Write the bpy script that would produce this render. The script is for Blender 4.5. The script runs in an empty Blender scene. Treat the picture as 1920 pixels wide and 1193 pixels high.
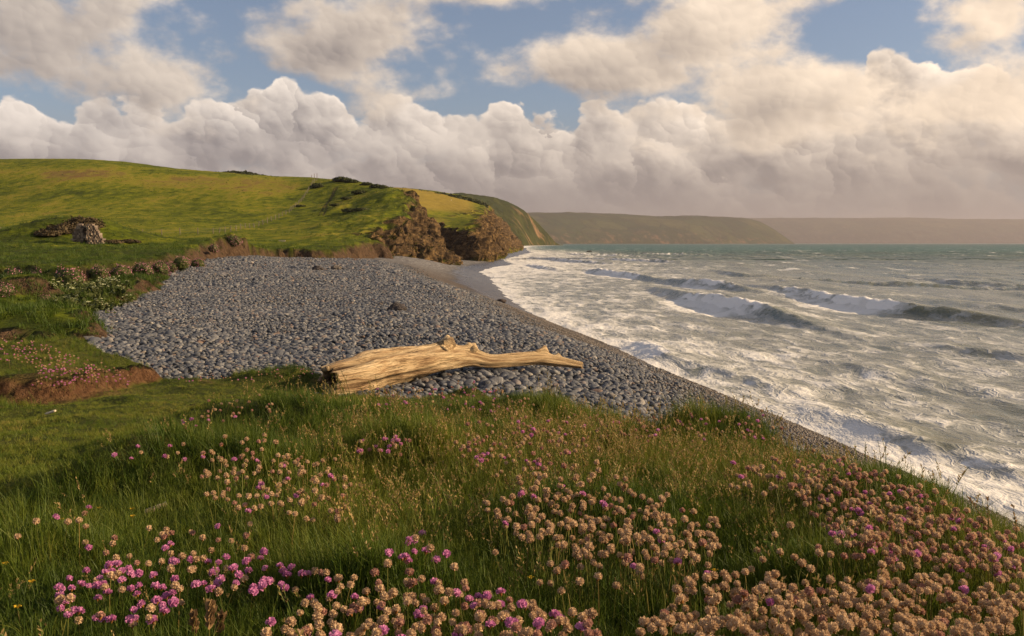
import bpy, math, random
import numpy as np
from mathutils import Vector, Matrix, Euler

# ------------------------------------------------------------------ camera, sky, sun, exposure
SC = bpy.context.scene
COL = SC.collection
R = math.radians
rng = np.random.RandomState(7)
random.seed(7)

ZC = 5.5                       # camera height above the sea
FPX = 1663.0                   # focal length in pixels of the 1920 px wide photograph
HOR = 456.0                    # row of the horizon
PITCH = math.atan((596.5 - HOR) / FPX)
cam_data = bpy.data.cameras.new('camera')
cam_data.sensor_width = 36.0
cam_data.lens = 36.0 * FPX / 1920.0
cam_data.clip_start = 0.05
cam_data.clip_end = 60000.0
cam = bpy.data.objects.new('camera', cam_data)
COL.objects.link(cam)
cam.location = (0, 0, ZC)
cam.rotation_euler = (math.pi / 2 - PITCH, 0, 0)
SC.camera = cam

SUN_AZ, SUN_EL = R(88), R(20)
sun_vec = Vector((math.sin(SUN_AZ) * math.cos(SUN_EL), math.cos(SUN_AZ) * math.cos(SUN_EL), math.sin(SUN_EL)))
sun_data = bpy.data.lights.new('sun', 'SUN')
sun_data.energy = 5.0
sun_data.angle = R(0.6)
sun_data.color = (1.0, 0.725, 0.425)
sun = bpy.data.objects.new('sun', sun_data)
COL.objects.link(sun)
sun.rotation_euler = sun_vec.to_track_quat('Z', 'Y').to_euler()
SC.view_settings.view_transform = 'Standard'
SC.view_settings.look = 'None'
SC.view_settings.exposure = 0.75
SC.view_settings.gamma = 1.0
SC.view_settings.use_curve_mapping = False
SC.render.engine = 'CYCLES'
SC.cycles.max_bounces = 4
SC.cycles.diffuse_bounces = 2
SC.cycles.glossy_bounces = 2
SC.cycles.transmission_bounces = 2
SC.cycles.transparent_max_bounces = 8
SC.cycles.volume_bounces = 0
SC.cycles.caustics_reflective = False
SC.cycles.caustics_refractive = False
SC.cycles.use_denoising = True
SC.cycles.sample_clamp_indirect = 4.0


class NX:
    """A value in a shader node tree, with arithmetic."""
    def __init__(self, t, s): self.t, self.s = t, s
    def _m(self, op, *a, clamp=False):
        n = self.t.nodes.new('ShaderNodeMath'); n.operation = op; n.use_clamp = clamp
        for i, v in enumerate(a):
            if isinstance(v, NX): self.t.links.new(v.s, n.inputs[i])
            else: n.inputs[i].default_value = v
        return NX(self.t, n.outputs[0])
    def __add__(s, o): return s._m('ADD', s, o)
    __radd__ = __add__
    def __sub__(s, o): return s._m('SUBTRACT', s, o)
    def __rsub__(s, o): return s._m('SUBTRACT', o, s)
    def __mul__(s, o): return s._m('MULTIPLY', s, o)
    __rmul__ = __mul__
    def __truediv__(s, o): return s._m('DIVIDE', s, o)
    def pow(s, o): return s._m('POWER', s, o)
    def max(s, o): return s._m('MAXIMUM', s, o)
    def min(s, o): return s._m('MINIMUM', s, o)
    def smax(s, o, k): return s._m('SMOOTH_MAX', s, o, k)
    def sqrt(s): return s._m('SQRT', s)
    def abs(s): return s._m('ABSOLUTE', s)
    def clamp(s): return s._m('ADD', s, 0.0, clamp=True)
    def step(s, a, b, lo=0.0, hi=1.0, smooth=True):
        n = s.t.nodes.new('ShaderNodeMapRange'); n.interpolation_type = 'SMOOTHSTEP' if smooth else 'LINEAR'
        s.t.links.new(s.s, n.inputs['Value'])
        for k, v in (('From Min', a), ('From Max', b), ('To Min', lo), ('To Max', hi)):
            n.inputs[k].default_value = v
        return NX(s.t, n.outputs['Result'])


def xyz(t, x, y, z):
    n = t.nodes.new('ShaderNodeCombineXYZ')
    for i, v in enumerate((x, y, z)):
        if isinstance(v, NX): t.links.new(v.s, n.inputs[i])
        else: n.inputs[i].default_value = v
    return n.outputs[0]


def sep(t, vec):
    n = t.nodes.new('ShaderNodeSeparateXYZ'); t.links.new(vec, n.inputs[0])
    return [NX(t, n.outputs[i]) for i in range(3)]


def noise(t, vec, scale, detail=4, rough=0.5, dist=0.0, lac=2.0, color=False, kind='FBM'):
    n = t.nodes.new('ShaderNodeTexNoise')
    n.noise_type = kind
    if vec is not None: t.links.new(vec, n.inputs['Vector'])
    n.inputs['Scale'].default_value = scale
    n.inputs['Detail'].default_value = detail
    n.inputs['Roughness'].default_value = rough
    n.inputs['Lacunarity'].default_value = lac
    n.inputs['Distortion'].default_value = dist
    return n.outputs['Color'] if color else NX(t, n.outputs['Fac'])


def voro(t, vec, scale, feature='F1', rnd=1.0, out='Distance', smooth=None, detail=0.0):
    n = t.nodes.new('ShaderNodeTexVoronoi'); n.feature = feature
    if vec is not None: t.links.new(vec, n.inputs['Vector'])
    n.inputs['Scale'].default_value = scale
    n.inputs['Randomness'].default_value = rnd
    n.inputs['Detail'].default_value = detail
    if smooth is not None: n.inputs['Smoothness'].default_value = smooth
    return NX(t, n.outputs['Distance']) if out == 'Distance' else n.outputs['Color']


def mixc(t, f, a, b, mode='MIX'):
    n = t.nodes.new('ShaderNodeMix'); n.data_type = 'RGBA'; n.blend_type = mode
    for i, v in ((0, f), (6, a), (7, b)):
        if isinstance(v, NX): t.links.new(v.s, n.inputs[i])
        elif isinstance(v, bpy.types.NodeSocket): t.links.new(v, n.inputs[i])
        elif i == 0: n.inputs[i].default_value = v
        else: n.inputs[i].default_value = (*v, 1.0) if len(v) == 3 else v
    return n.outputs[2]


# ---- world: Nishita sky with procedural clouds in the direction of view
world = bpy.data.worlds.new('World'); SC.world = world
world.use_nodes = True
W = world.node_tree
W.nodes.clear()
wout = W.nodes.new('ShaderNodeOutputWorld')
bg = W.nodes.new('ShaderNodeBackground'); bg.inputs['Strength'].default_value = 0.056
W.links.new(bg.outputs[0], wout.inputs[0])
skyt = W.nodes.new('ShaderNodeTexSky'); skyt.sky_type = 'NISHITA'; skyt.sun_disc = False
skyt.sun_elevation = SUN_EL; skyt.sun_rotation = SUN_AZ
skyt.air_density = 1.0; skyt.dust_density = 1.0; skyt.ozone_density = 2.0
tc = W.nodes.new('ShaderNodeTexCoord')
DX, DY, DZ = sep(W, tc.outputs['Generated'])
AZ = DX._m('ARCTAN2', DX, DY)
EL = DZ._m('ARCSINE', DZ)


def sk(x, y): return math.atan((x - 960) / FPX), math.atan((HOR - y) / math.hypot(FPX, x - 960))

# cloud masses of the upper deck: (column, row, half width, half height), turned into angles of the sky
UPPER = [(70, 60, 520, 150), (290, 160, 290, 95), (680, 85, 310, 120),
         (1330, 75, 310, 160), (1110, 135, 280, 80), (1500, 185, 370, 115),
         (1840, 45, 250, 100), (1740, 215, 300, 95), (900, 0, 210, 48)]
# outline of the low cumulus bank along the horizon: (column, row of its top)
TOPS = [(-130, 215), (-60, 200), (0, 205), (45, 180), (90, 198), (130, 218), (170, 208), (210, 196), (250, 212), (300, 217),
        (345, 213), (375, 190), (400, 176), (430, 188), (460, 196), (485, 185), (510, 186), (530, 162), (545, 155), (565, 170),
        (590, 186), (620, 183), (650, 200), (690, 224), (720, 212), (750, 202), (790, 196), (830, 212), (870, 224), (900, 226),
        (935, 208), (960, 207), (1000, 226), (1040, 242), (1070, 238), (1100, 218), (1140, 216), (1180, 210), (1230, 199),
        (1270, 203), (1310, 213), (1350, 226), (1400, 231), (1450, 225), (1500, 215), (1560, 190), (1615, 115), (1640, 98),
        (1680, 120), (1720, 140), (1780, 130), (1840, 124), (1880, 145), (1920, 178), (1980, 170), (2050, 205)]


def blobs(lst, az, el, k):
    v = xyz(W, az, el, 0.0)
    s = None
    for (x, y, rx, ry) in lst:
        a, e = sk(x, y)
        sx, sy = FPX / (rx * math.cos(a) ** 2), FPX / ry
        mp = W.nodes.new('ShaderNodeVectorMath'); mp.operation = 'MULTIPLY_ADD'
        W.links.new(v, mp.inputs[0])
        mp.inputs[1].default_value = (sx, sy, 0)
        mp.inputs[2].default_value = (-a * sx, -e * sy, 0)
        ln = W.nodes.new('ShaderNodeVectorMath'); ln.operation = 'LENGTH'
        W.links.new(mp.outputs[0], ln.inputs[0])
        d = NX(W, ln.outputs['Value'])
        s = d if s is None else s._m('SMOOTH_MIN', s, d, k)
    return 1.0 - s


def top_curve(az):
    n = W.nodes.new('ShaderNodeFloatCurve')
    c = n.mapping.curves[0]
    pts = []
    for x, y in TOPS:
        a, e = sk(x, y)
        pts.append(((a + 0.6) / 1.2, e / 0.25))
    n.mapping.use_clip = False
    while len(c.points) < len(pts): c.points.new(0.5, 0.5)
    for p, q in zip(c.points, pts): p.location = q; p.handle_type = 'AUTO'
    n.mapping.update()
    W.links.new(((az + 0.6) / 1.2).clamp().s, n.inputs['Value'])
    return NX(W, n.outputs['Value']) * 0.25


wn = sep(W, noise(W, xyz(W, DX, DY, DZ * 1.4), 24.0, 4.0, 0.62, color=True))
wx = wn[0] - 0.5; wz = wn[1] - 0.5                                      # turbulence that frays every outline
away = (AZ.abs().step(0.55, 0.75)).max(EL.step(0.27, 0.36))             # the same clouds go on beyond the view
bgc = (noise(W, xyz(W, DX, DY, DZ * 2.6), 2.6, 2.0) - 0.47) * 5.0


def puffs(scale, jit, seed):
    """Rounded cloud heads: how far from the middle of a head, and how much it faces the sun."""
    n = W.nodes.new('ShaderNodeTexVoronoi'); n.voronoi_dimensions = '2D'; n.feature = 'F1'
    px_ = (AZ + wx * jit) * scale + seed; py_ = (EL + wz * jit) * (scale * 1.25)
    v = xyz(W, px_, py_, 0.0)
    W.links.new(v, n.inputs['Vector']); n.inputs['Scale'].default_value = 1.0
    q = sep(W, n.outputs['Position'])
    d = NX(W, n.outputs['Distance'])
    return d, ((px_ - q[0]) * 0.75 + (py_ - q[1]) * 0.65) * d.step(0.30, 0.78, 1.0, 0.0)


def upper(dx, dz, az, el, det):
    n1 = noise(W, xyz(W, dx, DY, dz * 1.6), 8.5, det, 0.58)
    b = blobs(UPPER, az, el, 0.3).max(away * 3.0 + bgc - 3.0)
    return b.min(1.1) + (n1 - 0.5) * 2.7 + 0.03


D1, F1 = puffs(13.0, 0.050, 3.3)
D2, F2 = puffs(31.0, 0.030, 7.1)
D3, F3 = puffs(75.0, 0.016, 1.9)
off_a, off_e = 0.026, 0.018
U0 = upper(DX, DZ, AZ, EL, 7.0)
U1 = upper(DX + off_a, DZ + off_e, AZ + off_a, EL + off_e, 3.0)
glow = AZ.step(-0.5, 0.65)                                              # nearer the sun the clouds are brighter
big = noise(W, xyz(W, DX, DY, DZ * 2.2), 7.0, 3.0, 0.55)                   # whole heaps in and out of the sun
a_up = U0.step(0.15, 0.70)
lit_up = ((U0 - U1) * 0.52 + 0.62 - (U0 - 0.45).max(0.0) * 0.50 + (glow - 0.5) * 0.30 + (big - 0.5) * 0.5 + F2 * 0.10 + F3 * 0.12).clamp()
bulge = (0.5 - D1) * 0.030 + (0.45 - D2) * 0.016 + (0.45 - D3) * 0.007
face = F1 * 0.54 + F2 * 0.30 + F3 * 0.14 + wz * 0.30 + (big - 0.5) * 1.25
warm = mixc(W, glow, (0.97, 0.97, 0.98), (1.12, 1.05, 0.96))
SH_LO, LT_LO = (3.1, 2.80, 2.74), (13.0, 11.4, 9.8)
blue = mixc(W, 0.22, mixc(W, 1.0, skyt.outputs[0], (1.12, 1.12, 1.18), 'MULTIPLY'), (3.4, 3.8, 4.6))
skyc = mixc(W, EL.step(0.0, 0.16), (3.6, 3.1, 2.95), blue)
# ranks of cumulus from the far horizon forward: base, height, spacing, seed, brightness (angles)
for base, hgt, freq, seed, br in ((0.000, 0.045, 24.0, 3.1, 0.02), (0.024, 0.070, 15.0, 7.7, 0.06), (0.048, 0.095, 10.0, 1.3, 0.08), (0.070, None, 9.0, 5.2, 0.10)):
    if hgt is None:
        tp = top_curve(AZ + wx * 0.012)
    else:
        nb = noise(W, xyz(W, DX + wx * 0.02, DY, seed), freq, 1.0, 0.5)
        tp = base + (nb - 0.22).max(0.0) * (hgt * 2.1)
    h = tp + bulge - EL
    t = ((EL - base) / ((tp - base).max(0.012)))
    al = h.step(-0.001, 0.005) * (EL - base + wz * 0.03 + bulge).step(-0.022, 0.024)
    lit = ((t.max(0.0).min(1.3) * 0.34 + 0.10 + br + face + h.step(0.0, 0.016, 0.16, 0.0)) * EL.step(0.02, 0.135, 0.12, 1.0)).clamp()
    c = mixc(W, lit, SH_LO, LT_LO)
    skyc = mixc(W, al * 0.97, skyc, mixc(W, 1.0, c, warm, 'MULTIPLY'))
c_up = mixc(W, lit_up, (3.2, 2.80, 2.62), (12.0, 10.2, 8.3))
skyc = mixc(W, a_up * 0.97, skyc, mixc(W, 1.0, c_up, warm, 'MULTIPLY'))
W.links.new(skyc, bg.inputs['Color'])
world.cycles.sampling_method = 'NONE'

# ------------------------------------------------------------------ helpers
_perm = np.random.RandomState(11).permutation(256)
_perm = np.concatenate([_perm, _perm, _perm])
_g3 = np.random.RandomState(5).normal(size=(256, 3)); _g3 /= np.linalg.norm(_g3, axis=1)[:, None]


def pn(x, y, z=0.0):
    """Gradient noise, about -1..1."""
    x, y, z = np.broadcast_arrays(np.asarray(x, float), np.asarray(y, float), np.asarray(z, float))
    xi, yi, zi = np.floor(x).astype(int), np.floor(y).astype(int), np.floor(z).astype(int)
    xf, yf, zf = x - xi, y - yi, z - zi
    u, v, w = (t * t * t * (t * (t * 6 - 15) + 10) for t in (xf, yf, zf))
    xi &= 255; yi &= 255; zi &= 255
    def g(dx, dy, dz):
        h = _perm[_perm[_perm[xi + dx] + yi + dy] + zi + dz]
        gr = _g3[h]
        return gr[..., 0] * (xf - dx) + gr[..., 1] * (yf - dy) + gr[..., 2] * (zf - dz)
    l = lambda a, b, t: a + (b - a) * t
    x00 = l(g(0, 0, 0), g(1, 0, 0), u); x10 = l(g(0, 1, 0), g(1, 1, 0), u)
    x01 = l(g(0, 0, 1), g(1, 0, 1), u); x11 = l(g(0, 1, 1), g(1, 1, 1), u)
    return l(l(x00, x10, v), l(x01, x11, v), w) * 1.5


def fbm(x, y, z=0.0, o=4, gain=0.5, lac=2.03):
    s, a = 0.0, 1.0
    x, y, z = np.asarray(x, float), np.asarray(y, float), np.asarray(z, float)
    for i in range(o):
        s = s + a * pn(x + i * 17.3, y - i * 9.1, z + i * 3.7)
        a *= gain; x = x * lac; y = y * lac; z = z * lac
    return s


def sst(a, b, x):
    t = np.clip((np.asarray(x, float) - a) / (b - a), 0, 1)
    return t * t * (3 - 2 * t)


_cp, _sp = math.cos(PITCH), math.sin(PITCH)


def at(px, py, Y):
    """World point seen at pixel (px, py) of the photograph at distance Y ahead of the camera."""
    a, b = (px - 960.0) / FPX, (596.5 - py) / FPX
    dx, dy, dz = a, _cp + b * _sp, -_sp + b * _cp
    return (dx / dy * Y, Y, ZC + dz / dy * Y)


def project(P):
    P = np.asarray(P, float)
    x, y, z = P[..., 0], P[..., 1], P[..., 2] - ZC
    d = y * _cp - z * _sp
    up = y * _sp + z * _cp
    d = np.where(d < 1e-3, 1e-3, d)
    return np.stack([960 + FPX * x / d, 596.5 - FPX * up / d, d], -1)


class TPS:
    """Thin plate spline through scattered control points."""
    def __init__(self, pts, smooth=1e-4):
        p = np.array(pts, float); self.q = p[:, :2]; n = len(p)
        K = self._k(np.linalg.norm(self.q[:, None] - self.q[None], axis=2)) + np.eye(n) * smooth
        A = np.zeros((n + 3, n + 3)); A[:n, :n] = K; A[:n, n] = 1; A[:n, n + 1:] = self.q; A[n, :n] = 1; A[n + 1:, :n] = self.q.T
        self.c = np.linalg.solve(A, np.concatenate([p[:, 2], np.zeros(3)]))
    @staticmethod
    def _k(r): return np.where(r > 1e-9, r * r * np.log(np.maximum(r, 1e-9)), 0)
    def __call__(self, x, y):
        x, y = np.broadcast_arrays(np.asarray(x, float), np.asarray(y, float)); sh = x.shape
        x, y = x.ravel(), y.ravel(); out = np.full(x.shape, self.c[-3]) + self.c[-2] * x + self.c[-1] * y
        for i, (a, b) in enumerate(self.q):
            r2 = (x - a) ** 2 + (y - b) ** 2
            out += self.c[i] * 0.5 * r2 * np.log(np.maximum(r2, 1e-12))
        return out.reshape(sh)


def poly_sd(x, y, poly, closed=True):
    """Signed distance to a polygon (inside positive) and the position along its edge."""
    x, y = np.broadcast_arrays(np.asarray(x, float), np.asarray(y, float))
    best = np.full(x.shape, 1e18); idx = np.zeros(x.shape); ins = np.zeros(x.shape, bool)
    n = len(poly)
    for i in range(n if closed else n - 1):
        ax, ay = poly[i][:2]; bx, by = poly[(i + 1) % n][:2]
        ex, ey = bx - ax, by - ay
        t = np.clip(((x - ax) * ex + (y - ay) * ey) / max(ex * ex + ey * ey, 1e-12), 0, 1)
        d = (x - ax - t * ex) ** 2 + (y - ay - t * ey) ** 2
        m = d < best
        best = np.where(m, d, best); idx = np.where(m, i + t, idx)
        c = (ay > y) != (by > y)
        ins ^= c & (x < (bx - ax) * (y - ay) / (by - ay if by != ay else 1e-12) + ax)
    d = np.sqrt(best)
    return np.where(ins, d, -d), idx


def new_mesh(name, V, F, smooth=True, attrs=None, mat=None, mats=None, mat_idx=None):
    """V: n x 3 array, F: m x 3 or m x 4 array."""
    V = np.ascontiguousarray(V, np.float32); F = np.ascontiguousarray(F, np.int32)
    me = bpy.data.meshes.new(name)
    me.vertices.add(len(V)); me.vertices.foreach_set('co', V.ravel())
    k = F.shape[1]
    me.loops.add(F.size); me.loops.foreach_set('vertex_index', F.ravel())
    me.polygons.add(len(F)); me.polygons.foreach_set('loop_start', np.arange(0, F.size, k, dtype=np.int32))
    if mat_idx is not None: me.polygons.foreach_set('material_index', np.asarray(mat_idx, np.int32))
    me.polygons.foreach_set('use_smooth', np.full(len(F), smooth, bool))
    for n_, a in (attrs or {}).items():
        a = np.ascontiguousarray(a, np.float32)
        if a.ndim == 1: me.attributes.new(n_, 'FLOAT', 'POINT').data.foreach_set('value', a)
        else: me.attributes.new(n_, 'FLOAT_VECTOR', 'POINT').data.foreach_set('vector', a.ravel())
    me.update(calc_edges=True); me.validate()
    for m in (mats or ([mat] if mat else [])): me.materials.append(m)
    return me


def grid_faces(nr, nc):
    i = np.arange(nr * nc).reshape(nr, nc)
    return np.stack([i[:-1, :-1].ravel(), i[:-1, 1:].ravel(), i[1:, 1:].ravel(), i[1:, :-1].ravel()], 1)


def add(name, me, parent=None, label=None, cat=None, group=None, kind=None, loc=None, rot=None, scl=None):
    o = bpy.data.objects.new(name, me); COL.objects.link(o)
    if parent: o.parent = parent
    if label: o['label'] = label
    if cat: o['category'] = cat
    if group: o['group'] = group
    if kind: o['kind'] = kind
    if loc is not None: o.location = loc
    if rot is not None: o.rotation_euler = rot
    if scl is not None: o.scale = scl
    return o


class MB:
    """Collects simple shapes into one mesh."""
    def __init__(s): s.v, s.f = [], []
    def quad(s, *p):
        n = len(s.v); s.v += [tuple(q) for q in p]; s.f.append(tuple(range(n, n + len(p))))
    def box(s, c, h, M=None):
        n = len(s.v)
        for sx in (-1, 1):
            for sy in (-1, 1):
                for sz in (-1, 1):
                    p = Vector((sx * h[0], sy * h[1], sz * h[2]))
                    if M is not None: p = M @ p
                    s.v.append(tuple(Vector(c) + p))
        for f in ((0, 1, 3, 2), (4, 6, 7, 5), (0, 4, 5, 1), (2, 3, 7, 6), (0, 2, 6, 4), (1, 5, 7, 3)):
            s.f.append(tuple(n + i for i in f))
    def tube(s, pts, rad, k=6, cap=True):
        pts = [Vector(p) for p in pts]; n0 = len(s.v)
        for i, p in enumerate(pts):
            d = (pts[min(i + 1, len(pts) - 1)] - pts[max(i - 1, 0)]).normalized()
            a = d.orthogonal().normalized() if abs(d.z) > 0.99 else d.cross(Vector((0, 0, 1))).normalized()
            b = d.cross(a)
            r = rad[i] if hasattr(rad, '__len__') else rad
            for j in range(k):
                t = 2 * math.pi * j / k
                s.v.append(tuple(p + (a * math.cos(t) + b * math.sin(t)) * r))
        for i in range(len(pts) - 1):
            for j in range(k):
                a0, a1 = n0 + i * k + j, n0 + i * k + (j + 1) % k
                s.f.append((a0, a1, a1 + k, a0 + k))
        if cap:
            s.f.append(tuple(n0 + j for j in range(k - 1, -1, -1))); s.f.append(tuple(n0 + (len(pts) - 1) * k + j for j in range(k)))
    def mesh(s, name, mat=None, smooth=False, mats=None, mi=None):
        me = bpy.data.meshes.new(name); me.from_pydata(s.v, [], s.f)
        for p in me.polygons: p.use_smooth = smooth
        for m in (mats or ([mat] if mat else [])): me.materials.append(m)
        if mi is not None: me.polygons.foreach_set('material_index', np.asarray(mi, np.int32))
        return me


_ico = {}
def ico(n):
    """Icosphere as arrays, subdivided n times."""
    if n in _ico: return _ico[n]
    t = (1 + 5 ** 0.5) / 2
    v = [(-1, t, 0), (1, t, 0), (-1, -t, 0), (1, -t, 0), (0, -1, t), (0, 1, t), (0, -1, -t), (0, 1, -t), (t, 0, -1), (t, 0, 1), (-t, 0, -1), (-t, 0, 1)]
    v = [tuple(np.array(p) / np.linalg.norm(p)) for p in v]
    f = [(0, 11, 5), (0, 5, 1), (0, 1, 7), (0, 7, 10), (0, 10, 11), (1, 5, 9), (5, 11, 4), (11, 10, 2), (10, 7, 6), (7, 1, 8),
         (3, 9, 4), (3, 4, 2), (3, 2, 6), (3, 6, 8), (3, 8, 9), (4, 9, 5), (2, 4, 11), (6, 2, 10), (8, 6, 7), (9, 8, 1)]
    for _ in range(n):
        c = {}; g = []
        def mid(a, b):
            k = (min(a, b), max(a, b))
            if k not in c:
                p = np.array(v[a]) + np.array(v[b]); v.append(tuple(p / np.linalg.norm(p))); c[k] = len(v) - 1
            return c[k]
        for a, b, d in f:
            x, y, z = mid(a, b), mid(b, d), mid(d, a)
            g += [(a, x, z), (b, y, x), (d, z, y), (x, y, z)]
        f = g
    _ico[n] = (np.array(v), np.array(f)); return _ico[n]


# ---- scattering of uncountable stuff: one object, instances on its points
def scatter(name, protos, P, rot, scl, idx, label, cat, tint=None, parent=None):
    """P n x 3, rot n x 3 (euler), scl n or n x 3, idx n into protos (meshes)."""
    P = np.asarray(P, np.float32); n = len(P)
    me = bpy.data.meshes.new(name); me.vertices.add(n); me.vertices.foreach_set('co', P.ravel())
    me.attributes.new('rot', 'FLOAT_VECTOR', 'POINT').data.foreach_set('vector', np.asarray(rot, np.float32).ravel())
    scl = np.asarray(scl, np.float32)
    if scl.ndim == 1: scl = np.repeat(scl[:, None], 3, 1)
    me.attributes.new('scl', 'FLOAT_VECTOR', 'POINT').data.foreach_set('vector', np.ascontiguousarray(scl).ravel())
    me.attributes.new('pick', 'INT', 'POINT').data.foreach_set('value', np.asarray(idx, np.int32))
    me.attributes.new('tint', 'FLOAT', 'POINT').data.foreach_set('value', np.asarray(tint if tint is not None else np.zeros(n), np.float32))
    o = add(name, me, parent=parent, label=label, cat=cat, kind='stuff')
    c = bpy.data.collections.new(name + '_pieces')
    for i, m in enumerate(protos):
        c.objects.link(bpy.data.objects.new('%s_piece_%02d' % (name, i), m))
    g = bpy.data.node_groups.new(name, 'GeometryNodeTree'); g.is_modifier = True
    g.interface.new_socket('Geometry', in_out='INPUT', socket_type='NodeSocketGeometry')
    g.interface.new_socket('Geometry', in_out='OUTPUT', socket_type='NodeSocketGeometry')
    N = g.nodes; gi = N.new('NodeGroupInput'); go = N.new('NodeGroupOutput')
    inst = N.new('GeometryNodeInstanceOnPoints'); ci = N.new('GeometryNodeCollectionInfo')
    ci.inputs['Collection'].default_value = c; ci.inputs['Separate Children'].default_value = True; ci.inputs['Reset Children'].default_value = True
    def na(nm, ty):
        x = N.new('GeometryNodeInputNamedAttribute'); x.data_type = ty; x.inputs['Name'].default_value = nm
        return [s_ for s_ in x.outputs if s_.enabled][0]
    er = N.new('FunctionNodeEulerToRotation')
    L = g.links.new
    L(gi.outputs[0], inst.inputs['Points']); L(ci.outputs[0], inst.inputs['Instance'])
    inst.inputs['Pick Instance'].default_value = True
    L(na('pick', 'INT'), inst.inputs['Instance Index'])
    L(na('rot', 'FLOAT_VECTOR'), er.inputs[0]); L(er.outputs[0], inst.inputs['Rotation'])
    L(na('scl', 'FLOAT_VECTOR'), inst.inputs['Scale'])
    L(inst.outputs[0], go.inputs[0])
    md = o.modifiers.new('scatter', 'NODES'); md.node_group = g
    return o


# ---- materials
def mat(name):
    m = bpy.data.materials.new(name); m.use_nodes = True
    t = m.node_tree; b = t.nodes['Principled BSDF']
    return m, t, b


def setc(t, b, sock, v):
    if isinstance(v, NX): t.links.new(v.s, b.inputs[sock])
    elif isinstance(v, bpy.types.NodeSocket): t.links.new(v, b.inputs[sock])
    else: b.inputs[sock].default_value = (*v, 1) if hasattr(v, '__len__') and len(v) == 3 else v


def pos(t):
    return t.nodes.new('ShaderNodeNewGeometry').outputs['Position']


def nrm(t):
    return t.nodes.new('ShaderNodeNewGeometry').outputs['Normal']


def attr(t, name, inst=False):
    n = t.nodes.new('ShaderNodeAttribute'); n.attribute_name = name
    if inst: n.attribute_type = 'INSTANCER'
    return NX(t, n.outputs['Fac'])


def bump(t, b, h, strength, dist):
    n = t.nodes.new('ShaderNodeBump'); n.inputs['Strength'].default_value = strength; n.inputs['Distance'].default_value = dist
    t.links.new(h.s, n.inputs['Height']); t.links.new(n.outputs[0], b.inputs['Normal'])
    return n


def ramp(t, f, stops):
    n = t.nodes.new('ShaderNodeValToRGB'); e = n.color_ramp.elements
    while len(e) < len(stops): e.new(0.5)
    for x, (p, c) in zip(e, stops): x.position = p; x.color = (*c, 1)
    t.links.new(f.s, n.inputs[0])
    return n.outputs[0]


def rnd(t):
    return NX(t, t.nodes.new('ShaderNodeObjectInfo').outputs['Random'])


def scaled(t, vec, s):
    n = t.nodes.new('ShaderNodeVectorMath'); n.operation = 'MULTIPLY'; t.links.new(vec, n.inputs[0]); n.inputs[1].default_value = s
    return n.outputs[0]

# ------------------------------------------------------------------ shape of the coast
def cinterp(x, xs, ys):
    """Smooth (monotone cubic) interpolation."""
    xs = np.asarray(xs, float); ys = np.asarray(ys, float); x = np.clip(np.asarray(x, float), xs[0], xs[-1])
    d = np.diff(ys) / np.diff(xs)
    m = np.concatenate([[d[0]], np.where(d[:-1] * d[1:] > 0, 2 * d[:-1] * d[1:] / (d[:-1] + d[1:] + 1e-12), 0), [d[-1]]])
    i = np.clip(np.searchsorted(xs, x) - 1, 0, len(xs) - 2); h = xs[i + 1] - xs[i]; t = (x - xs[i]) / h
    return (2 * t**3 - 3 * t**2 + 1) * ys[i] + (t**3 - 2 * t**2 + t) * h * m[i] + (-2 * t**3 + 3 * t**2) * ys[i + 1] + (t**3 - t**2) * h * m[i + 1]


def Xw(Y):
    return cinterp(Y, [-30, 0, 10, 20, 27, 39, 68, 100, 143, 170, 200, 234, 260, 295, 340, 420, 540, 700, 900, 1500, 2300],
                   [12.5, 11.5, 10.6, 9.0, 7.7, 6.3, 1.6, -1, -3.6, -5.8, -4.4, 0.2, -1, -2.6, -0.5, 4.5, 11.5, 12, 15, 32, 118])


def Xc(Y):
    return cinterp(Y, [-30, 0, 8, 13.5, 25, 39, 60, 75, 100, 130, 165, 200, 300, 500], [1.3, 1.4, 1.5, 1.5, -0.8, -3, -7.5, -11, -15, -18, -18, -17, -16, -12])


def beach_z(X, Y):
    X, Y = np.broadcast_arrays(np.asarray(X, float), np.asarray(Y, float))
    w, c = Xw(Y), Xc(Y)
    zc = cinterp(Y, [-30, 0, 60, 78, 130, 150, 165, 190, 250, 500], [3.65, 3.65, 3.6, 3.75, 3.6, 3.4, 2.2, 1.4, 1.0, 1.0])
    t = (X - c) / np.maximum(w - c, 0.5)
    prof = np.where(t < 0, 1.0, 1 - np.clip(t, 0, 3) * (1 + 0.25 * np.clip(1 - t, 0, 1) * -1))
    prof = np.where(t > 1, -(t - 1) * 0.55, prof)
    prof = np.where((t > -0.25) & (t < 0.25), np.interp(t, [-0.25, 0, 0.25], [1, 0.955, float(1 - 0.25 * (1 - 0.25 * 0.75))]), prof)
    z = zc * prof + 0.42 * sst(2, 16, c - X) * sst(32, 60, Y) * sst(150, 120, Y)
    z = z + 0.10 * fbm(X * 0.22, Y * 0.16, 3.0, 3) + 0.03 * pn(X * 1.1, Y * 0.9, 8.0)
    return z


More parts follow.
